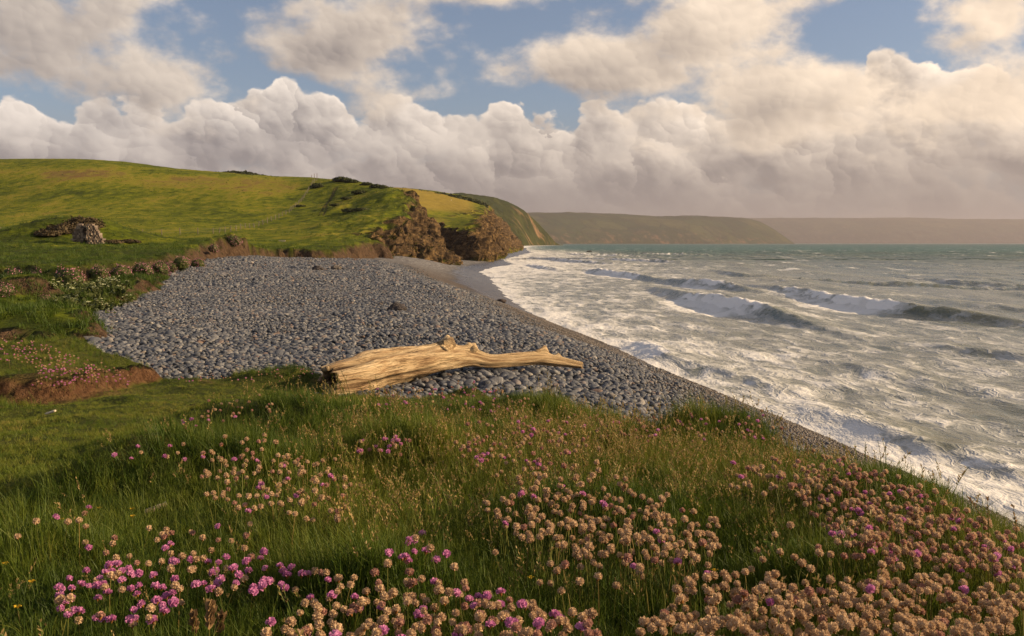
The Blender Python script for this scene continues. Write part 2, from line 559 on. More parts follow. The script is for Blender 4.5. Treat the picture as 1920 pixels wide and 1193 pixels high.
# ---- near turf
TURF_EDGE = [(-40, -6), (-40, 15.2), (-10, 14.2), (-7.5, 13.1), (-5.8, 11.8), (-4.65, 10.9), (-4.2, 11.3), (-3.2, 11.8), (-2.4, 11.4), (-1.95, 10.4),
             (-1.5, 9.5), (-0.8, 9.25), (-0.3, 8.8), (0.2, 7.9), (0.74, 6.8), (1.14, 6.0), (1.46, 5.4), (1.72, 4.8), (1.90, 4.2), (1.88, 3.4), (1.84, 2.9), (1.7, 1), (1.6, -6)]
BANK = [(-40, 7.3), (-7, 8.5), (-5.05, 8.8), (-4.5, 9.1), (-4.5, 9.7), (-4.55, 10.3), (-4.45, 11.2), (-6.5, 13.5), (-10, 15), (-40, 17)]
_td = [(-6, -4, .85), (0, -4, .85), (1.5, -4, .9), (-4, 0.5, .86), (-1.5, 0.5, .86), (0, .5, .86), (1.5, .5, .92), (-1, 1.5, .90), (0, 1.5, .90), (1, 1.6, .92), (1.6, 1.5, .98),
       (0.3, 2.9, 1.04), (-1, 2.9, 1.0), (-1.8, 2.9, 1.06), (-4, 2.9, 1.1), (1.7, 2.9, 1.02), (0.9, 2.4, 0.99), (0, 4, 1.10), (1.8, 4, 1.14), (1.0, 4, 1.09), (-1, 4, 1.06), (-2.3, 4.2, 1.15), (-3.4, 6.5, 1.38),
       (-1.5, 5.2, 1.17), (-1.2, 6.8, 1.26), (0, 6.5, 1.27), (1.0, 6.2, 1.34), (-2.2, 7.2, 1.40), (-2.6, 9, 1.60), (-0.1, 8.5, 1.52), (-1.3, 8.6, 1.56), (-4, 8.5, 1.52), (-5, 8.5, 1.58), (-5, 9.5, 1.64), (-4.4, 11.2, 1.74),
       (-3.2, 11.6, 1.72), (-2.4, 11, 1.80), (-2.1, 10.0, 1.74), (-1.6, 9.3, 1.66), (-7, 8, 1.5), (-8, 12, 1.62), (-5.5, 11, 1.66), (-12, 6, 1.35), (-12, 13, 1.65), (-40, 10, 1.5), (-40, 0, 1.1)]
_turf = TPS([(a, b, c) for a, b, c in _td], 1e-3)
HUMPS = []          # grassy hummocks: x, y, radius, height (filled just below)


def turf_base(X, Y):
    X, Y = np.broadcast_arrays(np.asarray(X, float), np.asarray(Y, float))
    return ZC - _turf(X, Y)


def on_turf(px, py, lift=0.0):
    """Ground point of the turf seen at a pixel."""
    Y = np.linspace(0.6, 16, 700)
    a = np.array([at(px, py, 1.0)])[0]
    z = ZC + (a[2] - ZC) * Y; x = a[0] * Y
    g = turf_base(x, Y) + lift
    k = np.argmax(z < g)
    return x[k], Y[k]


for px, py, r, h in ((300, 905, .42, .13), (430, 800, .55, .10), (560, 800, .45, .07), (545, 714, .32, .075), (910, 748, .32, .13), (650, 790, .35, .035), (1300, 840, .45, .07),
                     (1430, 845, .4, .11), (980, 780, .4, .08), (150, 930, .35, .06), (60, 1080, .3, .06), (760, 870, .4, .08), (1120, 1010, .55, .10), (480, 900, .35, .06),
                     (110, 690, .6, .08), (30, 660, .8, .08), (250, 840, .5, .06), (1560, 1150, .4, .05), (700, 1150, .35, .05), (1650, 960, .4, .06)):
    hx, hy = on_turf(px, py); HUMPS.append((hx, hy, r * (0.55 + hy * 0.09), h))


def turf_z(X, Y):
    X, Y = np.broadcast_arrays(np.asarray(X, float), np.asarray(Y, float))
    z = turf_base(X, Y)
    for hx, hy, r, h in HUMPS:
        z = z + 1.5 * h * np.exp(-(((X - hx) / r) ** 2 + ((Y - hy) / (r * 0.8)) ** 2) * 1.6)
    far = sst(2.5, 8, Y)
    z = z + (0.035 + 0.035 * far) * fbm(X * 1.3, Y * 1.1, 1.0, 3) + 0.008 * pn(X * 6, Y * 6, 2.0)
    sd, _ = poly_sd(X + 0.10 * pn(X * 2.1, Y * 2.1, 5) + 0.05 * pn(X * 6, Y * 6, 6), Y + 0.12 * pn(X * 2.3, Y * 2.3, 9), BANK)
    z = z + 0.24 * sst(-0.03, 0.16, sd) * (1 + 0.25 * pn(X * 1.7, Y * 1.7, 3)) * sst(-9.0, -4.9, X) * 0.75 + 0.10 * sst(-0.1, 0.4, sd)
    sd, _ = poly_sd(X + 0.25 * pn(X * 1.3, Y * 1.3, 21), Y + 0.25 * pn(X * 1.3, Y * 1.3, 25), TURF_EDGE)
    z = z - 1.3 * sst(0.04, -0.75, sd)
    return z


def turf_in(X, Y):
    return poly_sd(X, Y, TURF_EDGE)[0]


# ---- land behind the beach: bank, fields, hill and first cliff
FOOT = [(-560, 526, 36, 1.0), (-100, 530, 36, 1.0), (0, 530, 36, .9), (130, 535, 34, .9), (200, 530, 36, .8), (270, 520, 41.6, .9), (310, 515, 45, .9), (350, 505, 52, 1.1),
        (400, 490, 70, 1.5), (435, 483, 80, 1.8), (462, 482, 84, 1.8), (475, 483, 88, 1.2), (540, 482, 92, 1.2), (590, 487, 92, 1.3), (640, 490, 94, 1.6), (690, 489, 108, 2.2), (738, 479, 138, 2.4), (746, 478, 147, 4),
        (785, 491, 165, 11), (835, 499, 182, 14), (862, 496, 198, 14), (856, 484, 222, 12), (835, 470, 250, 10), (815, 455, 300, 12), (800, 440, 400, 14), (800, 430, 650, 14), (-560, 430, 650, 2)]
FOOTW = [(*at(a, b, c)[:2], w) for a, b, c, w in FOOT]
_hc = [(-560, 490, 36), (-100, 498, 36), (0, 500, 36.6), (130, 500, 35), (200, 497, 36.8), (270, 490, 42.5), (310, 485, 46), (350, 478, 54), (400, 457, 72), (435, 444, 82), (462, 444, 86), (476, 464, 90), (540, 466, 94),
       (640, 470, 96), (690, 456, 111), (735, 447, 142), (0, 482, 45), (200, 487, 45), (100, 472, 55), (160, 462, 66), (60, 462, 66), (-300, 470, 66), (0, 448, 92), (255, 462, 82), (300, 458, 100), (330, 452, 125), (400, 448, 130),
       (450, 450, 118), (525, 461, 140), (600, 456, 145), (680, 440, 155), (-560, 440, 180), (-200, 437, 180), (0, 437, 180), (320, 443, 180), (420, 440, 180), (480, 428, 215), (540, 402, 245), (570, 372, 280), (598, 339, 312),
       (-560, 300, 370), (-200, 297, 370), (0, 299, 365), (110, 298, 360), (230, 303, 355), (330, 316, 350), (450, 327, 340), (540, 336, 325), (-200, 380, 270), (0, 380, 270), (300, 378, 270), (450, 372, 275), (300, 420, 215), (0, 420, 212), (-200, 420, 212),
       (600, 425, 200), (640, 400, 236), (650, 415, 205), (700, 428, 182), (610, 375, 276), (640, 340, 306), (690, 348, 288), (740, 357, 262), (766, 367, 246), (690, 400, 226), (735, 408, 204), (770, 420, 194), (800, 400, 226), (740, 362, 330),
       (0, 308, 430), (300, 322, 420), (540, 340, 400), (640, 345, 380), (-500, 305, 430), (0, 330, 600), (300, 340, 600), (600, 360, 600), (780, 380, 600), (-500, 330, 600), (800, 390, 330), (840, 430, 220), (850, 470, 205)]
_hill = TPS([(a / 150, math.log(c) * 6, at(a, b, c)[2]) for a, b, c in _hc], 2e-3)
_mounds = [(130, 440, 84, 6.2, 6.0, 1.75), (215, 450, 86, 5.0, 5.0, 0.9), (385, 450, 100, 5.0, 9.0, 0.75), (60, 450, 80, 4.0, 5.0, .5), (450, 452, 84, 1.6, 3.0, .4)]


def land_z(X, Y):
    px = 960 + X / Y * FPX
    hi = _hill(px / 150, np.log(Y) * 6)
    for a, b, c, rx, ry, h in _mounds:
        mx, my, _ = at(a, b, c)
        hi = hi + h * np.exp(-((X - mx) / rx) ** 2 - ((Y - my) / ry) ** 2)
    near = sst(160, 60, Y)
    hi = hi + near * (0.16 * fbm(X * 0.45, Y * 0.3, 4, 4) + 0.05 * fbm(X * 1.9, Y * 1.4, 9, 2)) + (1 - near) * (0.35 * fbm(X * 0.045, Y * 0.05, 2, 3) + 0.10 * fbm(X * 0.3, Y * 0.25, 2, 3))
    shelf = sst(560, 640, px) * sst(120, 150, Y) * sst(300, 240, Y)      # slips and terraces above the cliff
    hi = hi + shelf * 0.9 * fbm(X * 0.10, Y * 0.06, 12, 4)
    scar = np.exp(-((Y - 168 - (px - 670) * 0.10 + 3 * pn(px * 0.02, 3)) / 2.2) ** 2) * sst(620, 640, px) * sst(712, 690, px)
    hi = hi - scar * 1.5
    wob = near * 0.5 + (1 - near) * 3.0
    sd, ix = poly_sd(X + wob * fbm(X * 0.5 / (wob + .2), Y * 0.4 / (wob + .2), 31, 3), Y + wob * fbm(X * 0.5 / (wob + .2), Y * 0.4 / (wob + .2), 37, 3), FOOTW)
    w = np.interp(ix, np.arange(len(FOOTW) + 1), [f[2] for f in FOOTW] + [2.0])
    lo = beach_z(X, Y) - 0.6
    t = np.clip(sd / w, 0, 1)
    crag = np.where(w > 3, fbm(X * 0.16, Y * 0.10, hi * 0.0, 5, 0.55), 0) * np.clip(t * (1 - t) * 4, 0, 1) * sst(3, 9, w)
    t2 = np.clip(t + 0.20 * crag, 0, 1)
    k = np.where(w > 3, t2 ** 0.85, sst(0, 1, t) ** 0.7)
    steps = np.where(w > 3, 0.5 * np.abs(fbm(X * 0.5, Y * 0.3, 5, 3)), 0) * np.clip(t * (1 - t) * 4, 0, 1)
    z = lo + (np.maximum(hi, lo) - lo) * k + steps * 1.6
    z = np.where(sd < 0, lo - np.clip(-sd, 0, 3) * 0.3, z)
    rock = np.where(w > 3, sst(0.0, 0.02, t) * sst(1.05, 0.9, t + 0.15 * fbm(X * .15, Y * .15, 3, 3)) * sst(1.25, 0.95, sd / w), 0.0)
    earth = np.where(w <= 3, sst(0.0, 0.05, t) * sst(0.98, 0.55, t + 0.15 * pn(X * 1.4, Y * 1.1, 6)), 0.0)
    earth = np.maximum(earth, scar * 0.9)
    return z, rock, earth, sd, px


# ---- second headland
FOOT2 = [(780, 480, 300, 8), (845, 484, 246, 6), (885, 489, 242, 6), (918, 491, 248, 6), (926, 481, 290, 7), (944, 470, 400, 10), (970, 464, 560, 16), (978, 461, 900, 20), (960, 459, 1400, 20), (740, 440, 1400, 20), (600, 440, 700, 20), (700, 440, 400, 10)]
FOOT2W = [(*at(a, b, c)[:2], w) for a, b, c, w in FOOT2]
_h2 = [(800, 440, 268), (840, 436, 256), (872, 437, 252), (905, 425, 262), (930, 419, 300), (945, 425, 380), (800, 420, 300), (850, 425, 290), (880, 412, 330), (920, 404, 400), (940, 412, 450), (765, 363, 420), (800, 367, 430), (840, 373, 440), (880, 380, 450), (915, 392, 460),
       (740, 352, 470), (800, 400, 350), (850, 400, 370), (930, 398, 520), (955, 430, 560), (900, 384, 600), (800, 380, 700), (900, 395, 900), (960, 430, 1000), (700, 380, 800), (680, 370, 450), (800, 420, 1400), (950, 440, 1400)]
_hill2 = TPS([(a / 60, math.log(c) * 6, at(a, b, c)[2]) for a, b, c in _h2], 2e-3)


def land2_z(X, Y):
    px = 960 + X / Y * FPX
    hi = _hill2(px / 60, np.log(Y) * 6) + 0.5 * fbm(X * 0.06, Y * 0.04, 6, 4)
    sd, ix = poly_sd(X + 2.5 * fbm(X * 0.12, Y * 0.10, 41, 4), Y + 2.5 * fbm(X * 0.12, Y * 0.1, 47, 4), FOOT2W)
    w = np.interp(ix, np.arange(len(FOOT2W) + 1), [f[2] for f in FOOT2W] + [8.0])
    t = np.clip(sd / w, 0, 1)
    lo = -0.4 + 0 * X
    cr = fbm(X * 0.22, Y * 0.12, 3, 4) * np.clip(t * (1 - t) * 4, 0, 1)
    z = lo + (np.maximum(hi, 1) - lo) * np.clip(t + 0.22 * cr, 0, 1) ** 0.7
    z = np.where(sd < 0, lo - 0.3, z)
    rock = sst(0, 0.03, t) * sst(1.08, 0.9, t + 0.12 * fbm(X * .2, Y * .2, 3, 3)) * sst(1.25, 0.95, sd / w)
    upper = sst(835, 860, px) * sst(935, 915, px) * np.exp(-((Y - 375 - (px - 880) * 0.5) / 18.0) ** 2)
    return z, np.maximum(rock, upper * 0.75 * sst(-0.3, 0.3, fbm(X * .12, Y * .05, 2, 3))), sd, px


def steep(z, X, Y):
    zr = np.gradient(z, axis=0) / np.maximum(np.hypot(np.gradient(X, axis=0), np.gradient(Y, axis=0)), 1e-6)
    zc = np.gradient(z, axis=1) / np.maximum(np.hypot(np.gradient(X, axis=1), np.gradient(Y, axis=1)), 1e-6)
    return np.hypot(zr, zc)


# ------------------------------------------------------------------ materials of the setting
def grass_ground(name, dry=0.0, rocky=True):
    m, t, b = mat(name)
    p = pos(t)
    n_big = noise(t, p, 0.035, 4, 0.6)
    n_mid = noise(t, scaled(t, p, (1, 0.6, 1)), 0.35, 5, 0.65)
    n_fine = noise(t, p, 3.0, 4, 0.7)
    n_str = noise(t, scaled(t, p, (0.35, 1.0, 1.0)), 1.1, 4, 0.7)
    col = ramp(t, (n_mid * 0.34 + n_big * 0.22 + n_str * 0.26 + n_fine * 0.18 - 0.5) * 1.75 + 0.455 + attr(t, 'dry') * 0.30, [(0.30, (0.034, 0.046, 0.007)), (0.42, (0.080, 0.100, 0.008)), (0.50, (0.135, 0.148, 0.010)), (0.62, (0.21, 0.18, 0.024)), (0.80, (0.15, 0.095, 0.035))])
    if rocky:
        pr = scaled(t, p, (1, 1, 0.35))
        r1 = noise(t, p, 0.55, 6, 0.7)
        r2 = noise(t, scaled(t, p, (0.6, 0.6, 3.0)), 0.5, 5, 0.65)
        rc = ramp(t, r1 * 0.6 + r2 * 0.4, [(0.37, (0.016, 0.012, 0.009)), (0.47, (0.055, 0.037, 0.021)), (0.55, (0.120, 0.078, 0.038)), (0.68, (0.30, 0.20, 0.095))])
        ec = ramp(t, noise(t, p, 2.2, 5, 0.7), [(0.3, (0.030, 0.020, 0.013)), (0.55, (0.075, 0.048, 0.030)), (0.75, (0.125, 0.085, 0.050))])
        col = mixc(t, attr(t, 'rock').clamp(), col, rc)
        col = mixc(t, attr(t, 'earth').clamp(), col, ec)
        yl = ramp(t, n_fine * 0.5 + n_mid * 0.5, [(0.35, (0.19, 0.145, 0.028)), (0.65, (0.28, 0.205, 0.042))])
        col = mixc(t, attr(t, 'straw').clamp(), col, yl)
        h = n_fine * 0.08 + n_mid * 0.20 + n_str * 0.16 + attr(t, 'rock') * (r1 * 1.6 + voro(t, p, 0.9) * 0.5) + attr(t, 'earth') * noise(t, p, 1.4, 5, 0.7) * 0.5
        bump(t, b, h, 0.9, 1.0)
    else:
        bump(t, b, n_fine * 0.05, 0.8, 1.0)
    setc(t, b, 'Base Color', col)
    b.inputs['Roughness'].default_value = 0.95
    b.inputs['Specular IOR Level'].default_value = 0.05
    return m


M_LAND = grass_ground('land_grass_and_rock')


def make_far_hill():
    m, t, b = mat('far_hill')
    p = pos(t)
    f = voro(t, scaled(t, p, (1, 1, 0.2)), 0.0042, 'F1', 0.9, out='Color')
    n1 = noise(t, p, 0.006, 5, 0.65)
    n2 = noise(t, p, 0.03, 4, 0.7)
    edge = voro(t, scaled(t, p, (1, 1, 0.2)), 0.0042, 'DISTANCE_TO_EDGE', 0.9)
    fs = NX(t, f)
    woods = (n1 * 0.6 + n2 * 0.4).step(0.46, 0.56)
    fld = ramp(t, sep(t, f)[0], [(0.0, (0.030, 0.046, 0.014)), (0.5, (0.050, 0.066, 0.020)), (1.0, (0.082, 0.084, 0.030))])  # field greens darkened, cloud shadow put into the colour
    wood = ramp(t, n2, [(0.3, (0.018, 0.024, 0.008)), (0.7, (0.05, 0.055, 0.016))])
    flat = sep(t, nrm(t))[2].step(0.75, 0.93)
    col = mixc(t, flat * (1.0 - woods * 0.75) * edge.step(0.005, 0.03), wood, fld)
    scree = (noise(t, scaled(t, p, (1.0, 1.0, 0.3)), 0.018, 4, 0.7)).step(0.50, 0.66) * attr(t, 'rock')
    col = mixc(t, scree.clamp(), col, (0.20, 0.125, 0.07))
    setc(t, b, 'Base Color', col); b.inputs['Roughness'].default_value = 1.0; b.inputs['Specular IOR Level'].default_value = 0.0
    bump(t, b, n2 * 8.0 + n1 * 22.0, 0.8, 1.0)
    return m


M_FAR = make_far_hill()


def make_turf_soil():
    m, t, b = mat('turf_soil')
    p = pos(t)
    n1 = noise(t, p, 1.2, 5, 0.65); n2 = noise(t, p, 22.0, 4, 0.7)
    col = ramp(t, n1 * 0.55 + n2 * 0.45, [(0.34, (0.020, 0.026, 0.007)), (0.47, (0.045, 0.055, 0.012)), (0.58, (0.075, 0.080, 0.016)), (0.72, (0.12, 0.085, 0.03))])
    ec = ramp(t, noise(t, p, 9.0, 5, 0.7), [(0.3, (0.055, 0.028, 0.016)), (0.52, (0.13, 0.068, 0.036)), (0.72, (0.20, 0.115, 0.062))])
    col = mixc(t, attr(t, 'earth').clamp(), col, ec)
    setc(t, b, 'Base Color', col); b.inputs['Roughness'].default_value = 0.95; b.inputs['Specular IOR Level'].default_value = 0.05
    bump(t, b, n2 * 0.03 + attr(t, 'earth') * (noise(t, p, 5.0, 6, 0.72) * 0.24 + voro(t, p, 7.0) * 0.10), 1.0, 1.0)
    return m


M_TURF = make_turf_soil()


def make_shingle():
    m, t, b = mat('shingle')
    p = pos(t)
    px_, py_, pz_ = sep(t, p)
    c1 = voro(t, scaled(t, p, (1, 0.8, 0.6)), 6.5); cc = sep(t, voro(t, scaled(t, p, (1, 0.8, 0.6)), 6.5, out='Color'))[0]
    g1 = voro(t, p, 26.0); gc = sep(t, voro(t, p, 26.0, out='Color'))[0]
    fineness = attr(t, 'fine').clamp()
    cob = ramp(t, cc, [(0.0, (0.045, 0.046, 0.050)), (0.5, (0.095, 0.094, 0.094)), (0.85, (0.16, 0.15, 0.135)), (1.0, (0.17, 0.12, 0.09))])
    gap = c1.step(0.25, 0.75)
    cob = mixc(t, gap * 0.75, cob, (0.02, 0.02, 0.022))
    gra = ramp(t, gc * 0.7 + noise(t, p, 0.8, 4) * 0.3, [(0.1, (0.034, 0.027, 0.022)), (0.5, (0.078, 0.062, 0.050)), (0.9, (0.15, 0.12, 0.095))])
    col = mixc(t, fineness, cob, gra)
    far = py_.step(75.0, 130.0)
    farc = ramp(t, noise(t, scaled(t, p, (1, 0.3, 1)), 2.2, 6, 0.78), [(0.38, (0.060, 0.057, 0.056)), (0.5, (0.14, 0.134, 0.13)), (0.62, (0.26, 0.25, 0.24))])
    col = mixc(t, far, col, farc)
    wet = attr(t, 'wet').clamp()
    col = mixc(t, wet * 0.62, col, (0.022, 0.019, 0.017))
    setc(t, b, 'Base Color', col)
    setc(t, b, 'Roughness', wet.step(0.3, 1.0, 0.85, 0.26))
    b.inputs['Specular IOR Level'].default_value = 0.3
    h = (1.0 - c1) * 0.10 * (1.0 - fineness) + (1.0 - g1) * 0.02 * fineness + noise(t, p, 0.7, 4) * 0.10
    bump(t, b, h, 0.9, 1.0)
    return m


M_SHINGLE = make_shingle()


def make_sea():
    m, t, b = mat('sea_water')
    p = pos(t)
    px_, py_, pz_ = sep(t, p)
    off = attr(t, 'off')
    d = (px_ * px_ + py_ * py_).sqrt()
    foam = attr(t, 'foam')
    pw = scaled(t, p, (1.0, 0.42, 0.6))
    warp = noise(t, p, 0.35, 3, 0.6, color=True)
    wv = t.nodes.new('ShaderNodeVectorMath'); wv.operation = 'MULTIPLY_ADD'
    t.links.new(warp, wv.inputs[0]); wv.inputs[1].default_value = (2.2, 2.2, 0.5); t.links.new(pw, wv.inputs[2])
    web1 = voro(t, wv.outputs[0], 0.75, 'DISTANCE_TO_EDGE', 1.0)
    web2 = voro(t, wv.outputs[0], 2.6, 'DISTANCE_TO_EDGE', 1.0)
    nz = noise(t, wv.outputs[0], 0.50, 5, 0.58)
    nb = noise(t, p, 0.06, 4, 0.6)
    rid = 1.0 - (noise(t, wv.outputs[0], 0.8, 5, 0.6) * 2.0 - 1.0).abs()
    lace = rid.step(0.72, 1.0) * 0.30 + web2.step(0.0, 0.12, 1.0, 0.0) * 0.12 + web1.step(0.0, 0.10, 1.0, 0.0) * 0.10
    f = (nz - 0.5) * 1.9 + (nb - 0.5) * 0.7 + 0.5 + lace * 0.9 + foam * 1.08 - 1.06
    fm = f.step(-0.30, 0.60) * 0.86
    thick = attr(t, 'white').clamp()
    fm = fm.max((thick + (nz - 0.5) * 1.3 + (noise(t, p, 2.2, 4, 0.65) - 0.5) * 0.6).step(0.26, 0.64)).clamp()
    sand = (off + (nb - 0.5) * 30.0).step(0.0, 95.0)
    base = mixc(t, sand, (0.105, 0.112, 0.072), (0.030, 0.058, 0.042))
    base = mixc(t, d.step(150.0, 900.0), base, (0.014, 0.085, 0.074))
    crest = attr(t, 'crest').clamp()
    base = mixc(t, crest, base, (0.17, 0.165, 0.060))  # back light through the thin crest painted as lighter olive
    col = mixc(t, fm, base, (0.80, 0.79, 0.77))
    setc(t, b, 'Base Color', col)
    setc(t, b, 'Roughness', fm * 0.6 + 0.20 + d.step(60.0, 600.0) * 0.25)
    setc(t, b, 'Specular IOR Level', d.step(60.0, 400.0, 0.5, 0.20))
    b.inputs['IOR'].default_value = 1.33
    r1 = noise(t, scaled(t, p, (1.0, 0.45, 1.0)), 0.9, 5, 0.62)
    r2 = noise(t, scaled(t, p, (1.0, 0.5, 1.0)), 0.16, 5, 0.6)
    h = r1 * 0.20 + r2 * 2.2 * d.step(60.0, 400.0) + noise(t, scaled(t, p, (1.0, 0.4, 1.0)), 0.035, 5, 0.65) * 12.0 * d.step(150.0, 700.0) + fm * 0.03 + fm * noise(t, p, 1.4, 4, 0.6) * 0.12
    bump(t, b, h, 0.85, 1.0)
    return m


M_SEA = make_sea()

# ------------------------------------------------------------------ meshes of the setting
# sea
rowsY = np.concatenate([np.linspace(-30, 12, 22)[:-1], np.geomspace(12, 14000, 560)])
nc = 430
tt = np.linspace(0, 1, nc)
smax = np.maximum(45.0, 0.66 * rowsY + 30) + np.clip(rowsY - 2000, 0, None) * 0.2
lead = np.where(rowsY < 300, 3.0, np.clip(rowsY * 0.08, 3, 900))
SX = (Xw(np.minimum(rowsY, 2300)) - lead)[:, None] + (tt[None] ** 1.55) * smax[:, None]
SX[rowsY > 2300] += 0
SY = np.repeat(rowsY[:, None], nc, 1)
S = SX - Xw(np.minimum(SY, 2300))
BREAK = [  # breaking waves: [(x, y, height, whiteness)], along the crest
    [(16.8, 112, 0.0, 0), (16.9, 103, .55, .0), (17.2, 92, .9, .15), (17.8, 84, 1.15, .9), (18.3, 76, 1.5, 1.0), (18.7, 69, 1.45, 1.0), (19.0, 66, 1.25, .45), (19.4, 61, .85, .35), (19.8, 55, .35, 0), (20, 48, 0, 0)],
    [(29, 125, 0, 0), (29.2, 105, .7, .1), (29.5, 94, 1.0, .5), (29.7, 84, 1.15, .6), (29.8, 77, 1.3, 1.0), (30.2, 70, 1.3, .75), (31, 66, 1.25, .1), (32.5, 61, .9, .0), (34, 54, .5, .1), (36, 45, 0, 0)],
    [(15.5, 185, 0, 0), (15.8, 165, .9, .8), (16.5, 155, 1.1, 1), (19, 143, 1.0, 1), (21, 128, .7, .2), (23, 115, 1.1, .4), (24.3, 108, 1.4, 1), (26, 100, 1.0, .4), (27.3, 92, .4, 0), (28, 84, 0, 0)],
    [(36, 170, 0, 0), (37, 145, .7, .1), (44, 125, .7, 0), (55, 108, .6, .15), (62, 98, .4, 0), (70, 85, 0, 0)],
    [(58, 150, 0, 0), (60, 120, .7, .35), (64, 106, .6, .15), (75, 95, .3, 0), (85, 80, 0, 0)],
    [(6.9, 50, 0, .4), (7.0, 46, .45, 1), (7.3, 43, .55, 1), (7.7, 40, .35, .6), (8.4, 38, .4, .3), (9.2, 35, .4, .3), (10, 31, .1, .2), (10.4, 29, 0, 0)],
    [(9.8, 31, 0, 0), (10.1, 27.5, .42, .1), (10.6, 25, .55, .0), (11.1, 23, .55, .15), (11.7, 21.3, .4, .5), (12.4, 19, .1, .3), (13, 17, 0, 0)],
    [(21, 52, 0, 0), (22, 47, .35, .1), (23.5, 42, .5, .25), (25.5, 38, .35, .1), (27, 35, 0, 0)],
    [(14, 44, 0, 0), (15, 40, .25, 0), (16.5, 35, .3, .1), (18, 31, .25, 0), (19, 28, 0, 0)],
    [(4, 230, 0, 0), (5, 215, .7, .9), (7, 195, .8, .9), (9, 180, .5, .4), (10, 170, 0, 0)],
    [(12, 320, 0, 0), (14, 290, 1.0, .9), (18, 260, 1.1, .9), (24, 235, .8, .5), (30, 215, 0, 0)],
    [(30, 330, 0, 0), (35, 290, 1.2, .9), (42, 260, 1.0, .6), (50, 235, 0, 0)],
    [(25, 480, 0, 0), (32, 420, 1.2, .9), (45, 380, 1.2, .8), (60, 340, 0, 0)], [(60, 480, 0, 0), (75, 430, 1.2, .7), (100, 380, 0, 0)],
    [(6, 360, 0, 0), (9, 330, .8, .9), (12, 300, .5, .6), (15, 280, 0, 0)]]
SZ = np.zeros_like(SX); foam = np.zeros_like(SX); white = np.zeros_like(SX); crest = np.zeros_like(SX)
bounded = SY < 520
for br in BREAK:
    br = sorted(br, key=lambda q: q[1]); ys = [q[1] for q in br]
    m = (SY > ys[0]) & (SY < ys[-1])
    y = SY[m]; x = SX[m]
    xc = cinterp(y, ys, [q[0] for q in br]) + 0.35 * pn(y * 0.25, 4.0, br[0][0]) + 0.12 * pn(y * 0.9, 1.0, br[0][0])
    A = (0.66 if br[0][1] > 60 or ys[-1] > 60 else 0.55) * cinterp(y, ys, [q[2] for q in br]) * (1 + 0.16 * pn(y * 0.6, 7.0, br[0][0])); wh = cinterp(y, ys, [q[3] for q in br])
    d = (x - xc) / np.maximum(0.55 + 0.45 * A, .4) / 1.15
    front = np.exp(-(np.abs(np.minimum(d, 0)) / 0.85) ** 1.7); back = np.exp(-(np.maximum(d, 0) / 3.0) ** 1.5)
    prof = np.where(d < 0, front, back)
    trough = -0.16 * np.exp(-((d + 2.3) / 1.1) ** 2)
    lump = wh * np.clip(prof * 1.3, 0, 1) * np.where(d < 0.3, 1, 0)
    SZ[m] += A * (prof + trough) + lump * (0.20 * fbm(x * 1.5, y * 1.1, 3, 3) + 0.08 * A)
    w_ = wh * sst(0.12, 0.34, prof) * sst(1.1, 0.15, d) * (0.72 + 0.8 * fbm(x * .8, y * .35, 2, 3))
    white[m] = np.maximum(white[m], w_)
    foam[m] = np.maximum(foam[m], wh * np.exp(-((d + 2.0) / 2.4) ** 2) * 0.9)          # wash in front
    foam[m] = np.maximum(foam[m], (0.35 + 0.65 * wh) * 0.55 * np.exp(-((d - 2.2) / 2.2) ** 2) * np.clip(A, 0, 1))  # wake behind
    crest[m] = np.maximum(crest[m], np.clip(A, 0, 1) * sst(0.45, 0.95, prof) * (1 - wh))
sw = sst(6, 45, S)
dist = np.hypot(SX, SY)
lod = sst(900, 260, dist)
SZ += lod * sw * (0.34 * fbm(SX * 0.075, SY * 0.030, 1, 3) + 0.12 * fbm(SX * 0.3, SY * 0.14, 5, 3))
SZ += lod * 0.10 * fbm(SX * 0.55, SY * 0.30, 7, 3) * sst(0, 6, S) + 0.05 * fbm(SX * 1.2, SY * 0.7, 9, 2) * sst(140, 60, dist)
ridge = 1 - np.abs(pn(SX * 0.085 + 0.6 * pn(SX * .02, SY * .02), SY * 0.022, 3))
SZ += lod * sw * 0.45 * np.clip(ridge - 0.72, 0, 1) / 0.28 * (0.5 + 0.5 * pn(SX * .03, SY * .02, 8))
cov = np.exp(-np.clip(S, 0, None) / 4.5) * 0.44 + 0.12 * sst(34, 10, S) + 0.12 * sst(70, 25, S) + 0.04
cov = cov + 0.34 * sst(90, 200, SY) * sst(60, 12, S) * sst(900, 400, SY)
cov = cov + 0.16 * fbm(SX * 0.10, SY * 0.05, 13, 4) * sst(90, 30, S)
cov = np.where(S < 1.0, np.maximum(cov, 0.88 - 0.2 * np.clip(S, -1, 1) + 0.25 * pn(SX * .5, SY * .4, 3)), cov)
ph = (S + 6 * fbm(SX * .012, SY * .010, 23, 2)) / 14.0
sw2 = np.clip(np.cos(2 * math.pi * ph), 0, 1) ** 2.5 * sst(0.0, 0.6, 0.35 + pn(SX * .02, SY * .018, 29)) * sst(20, 34, S)
SZ += lod * 0.30 * sw2
crest = np.maximum(crest, 0.45 * sw2 * lod)
cov = np.maximum(cov, 0.5 * sst(0.75, 1.0, sw2) * sst(0.1, 0.5, pn(SX * .06, SY * .05, 31)) * lod)
caps = sst(0.52, 0.75, fbm(SX * 0.10, SY * 0.045, 17, 3)) * sst(25, 60, S) * sst(2600, 300, dist) * 0.75
cov = np.maximum(cov, caps)
foam = np.clip(np.maximum(foam, cov * np.clip(1 - 0.3 * crest, 0, 1)), 0, 1)
SZ = np.where(S < 0.6, np.minimum(SZ, 0.06), SZ)
SZ += sst(3.5, 0.3, S) * (0.06 + 0.24 * fbm(SX * .12, SY * 0.22, 41, 3)) * sst(220, 120, SY)
P = np.stack([SX, SY, SZ], -1).reshape(-1, 3)
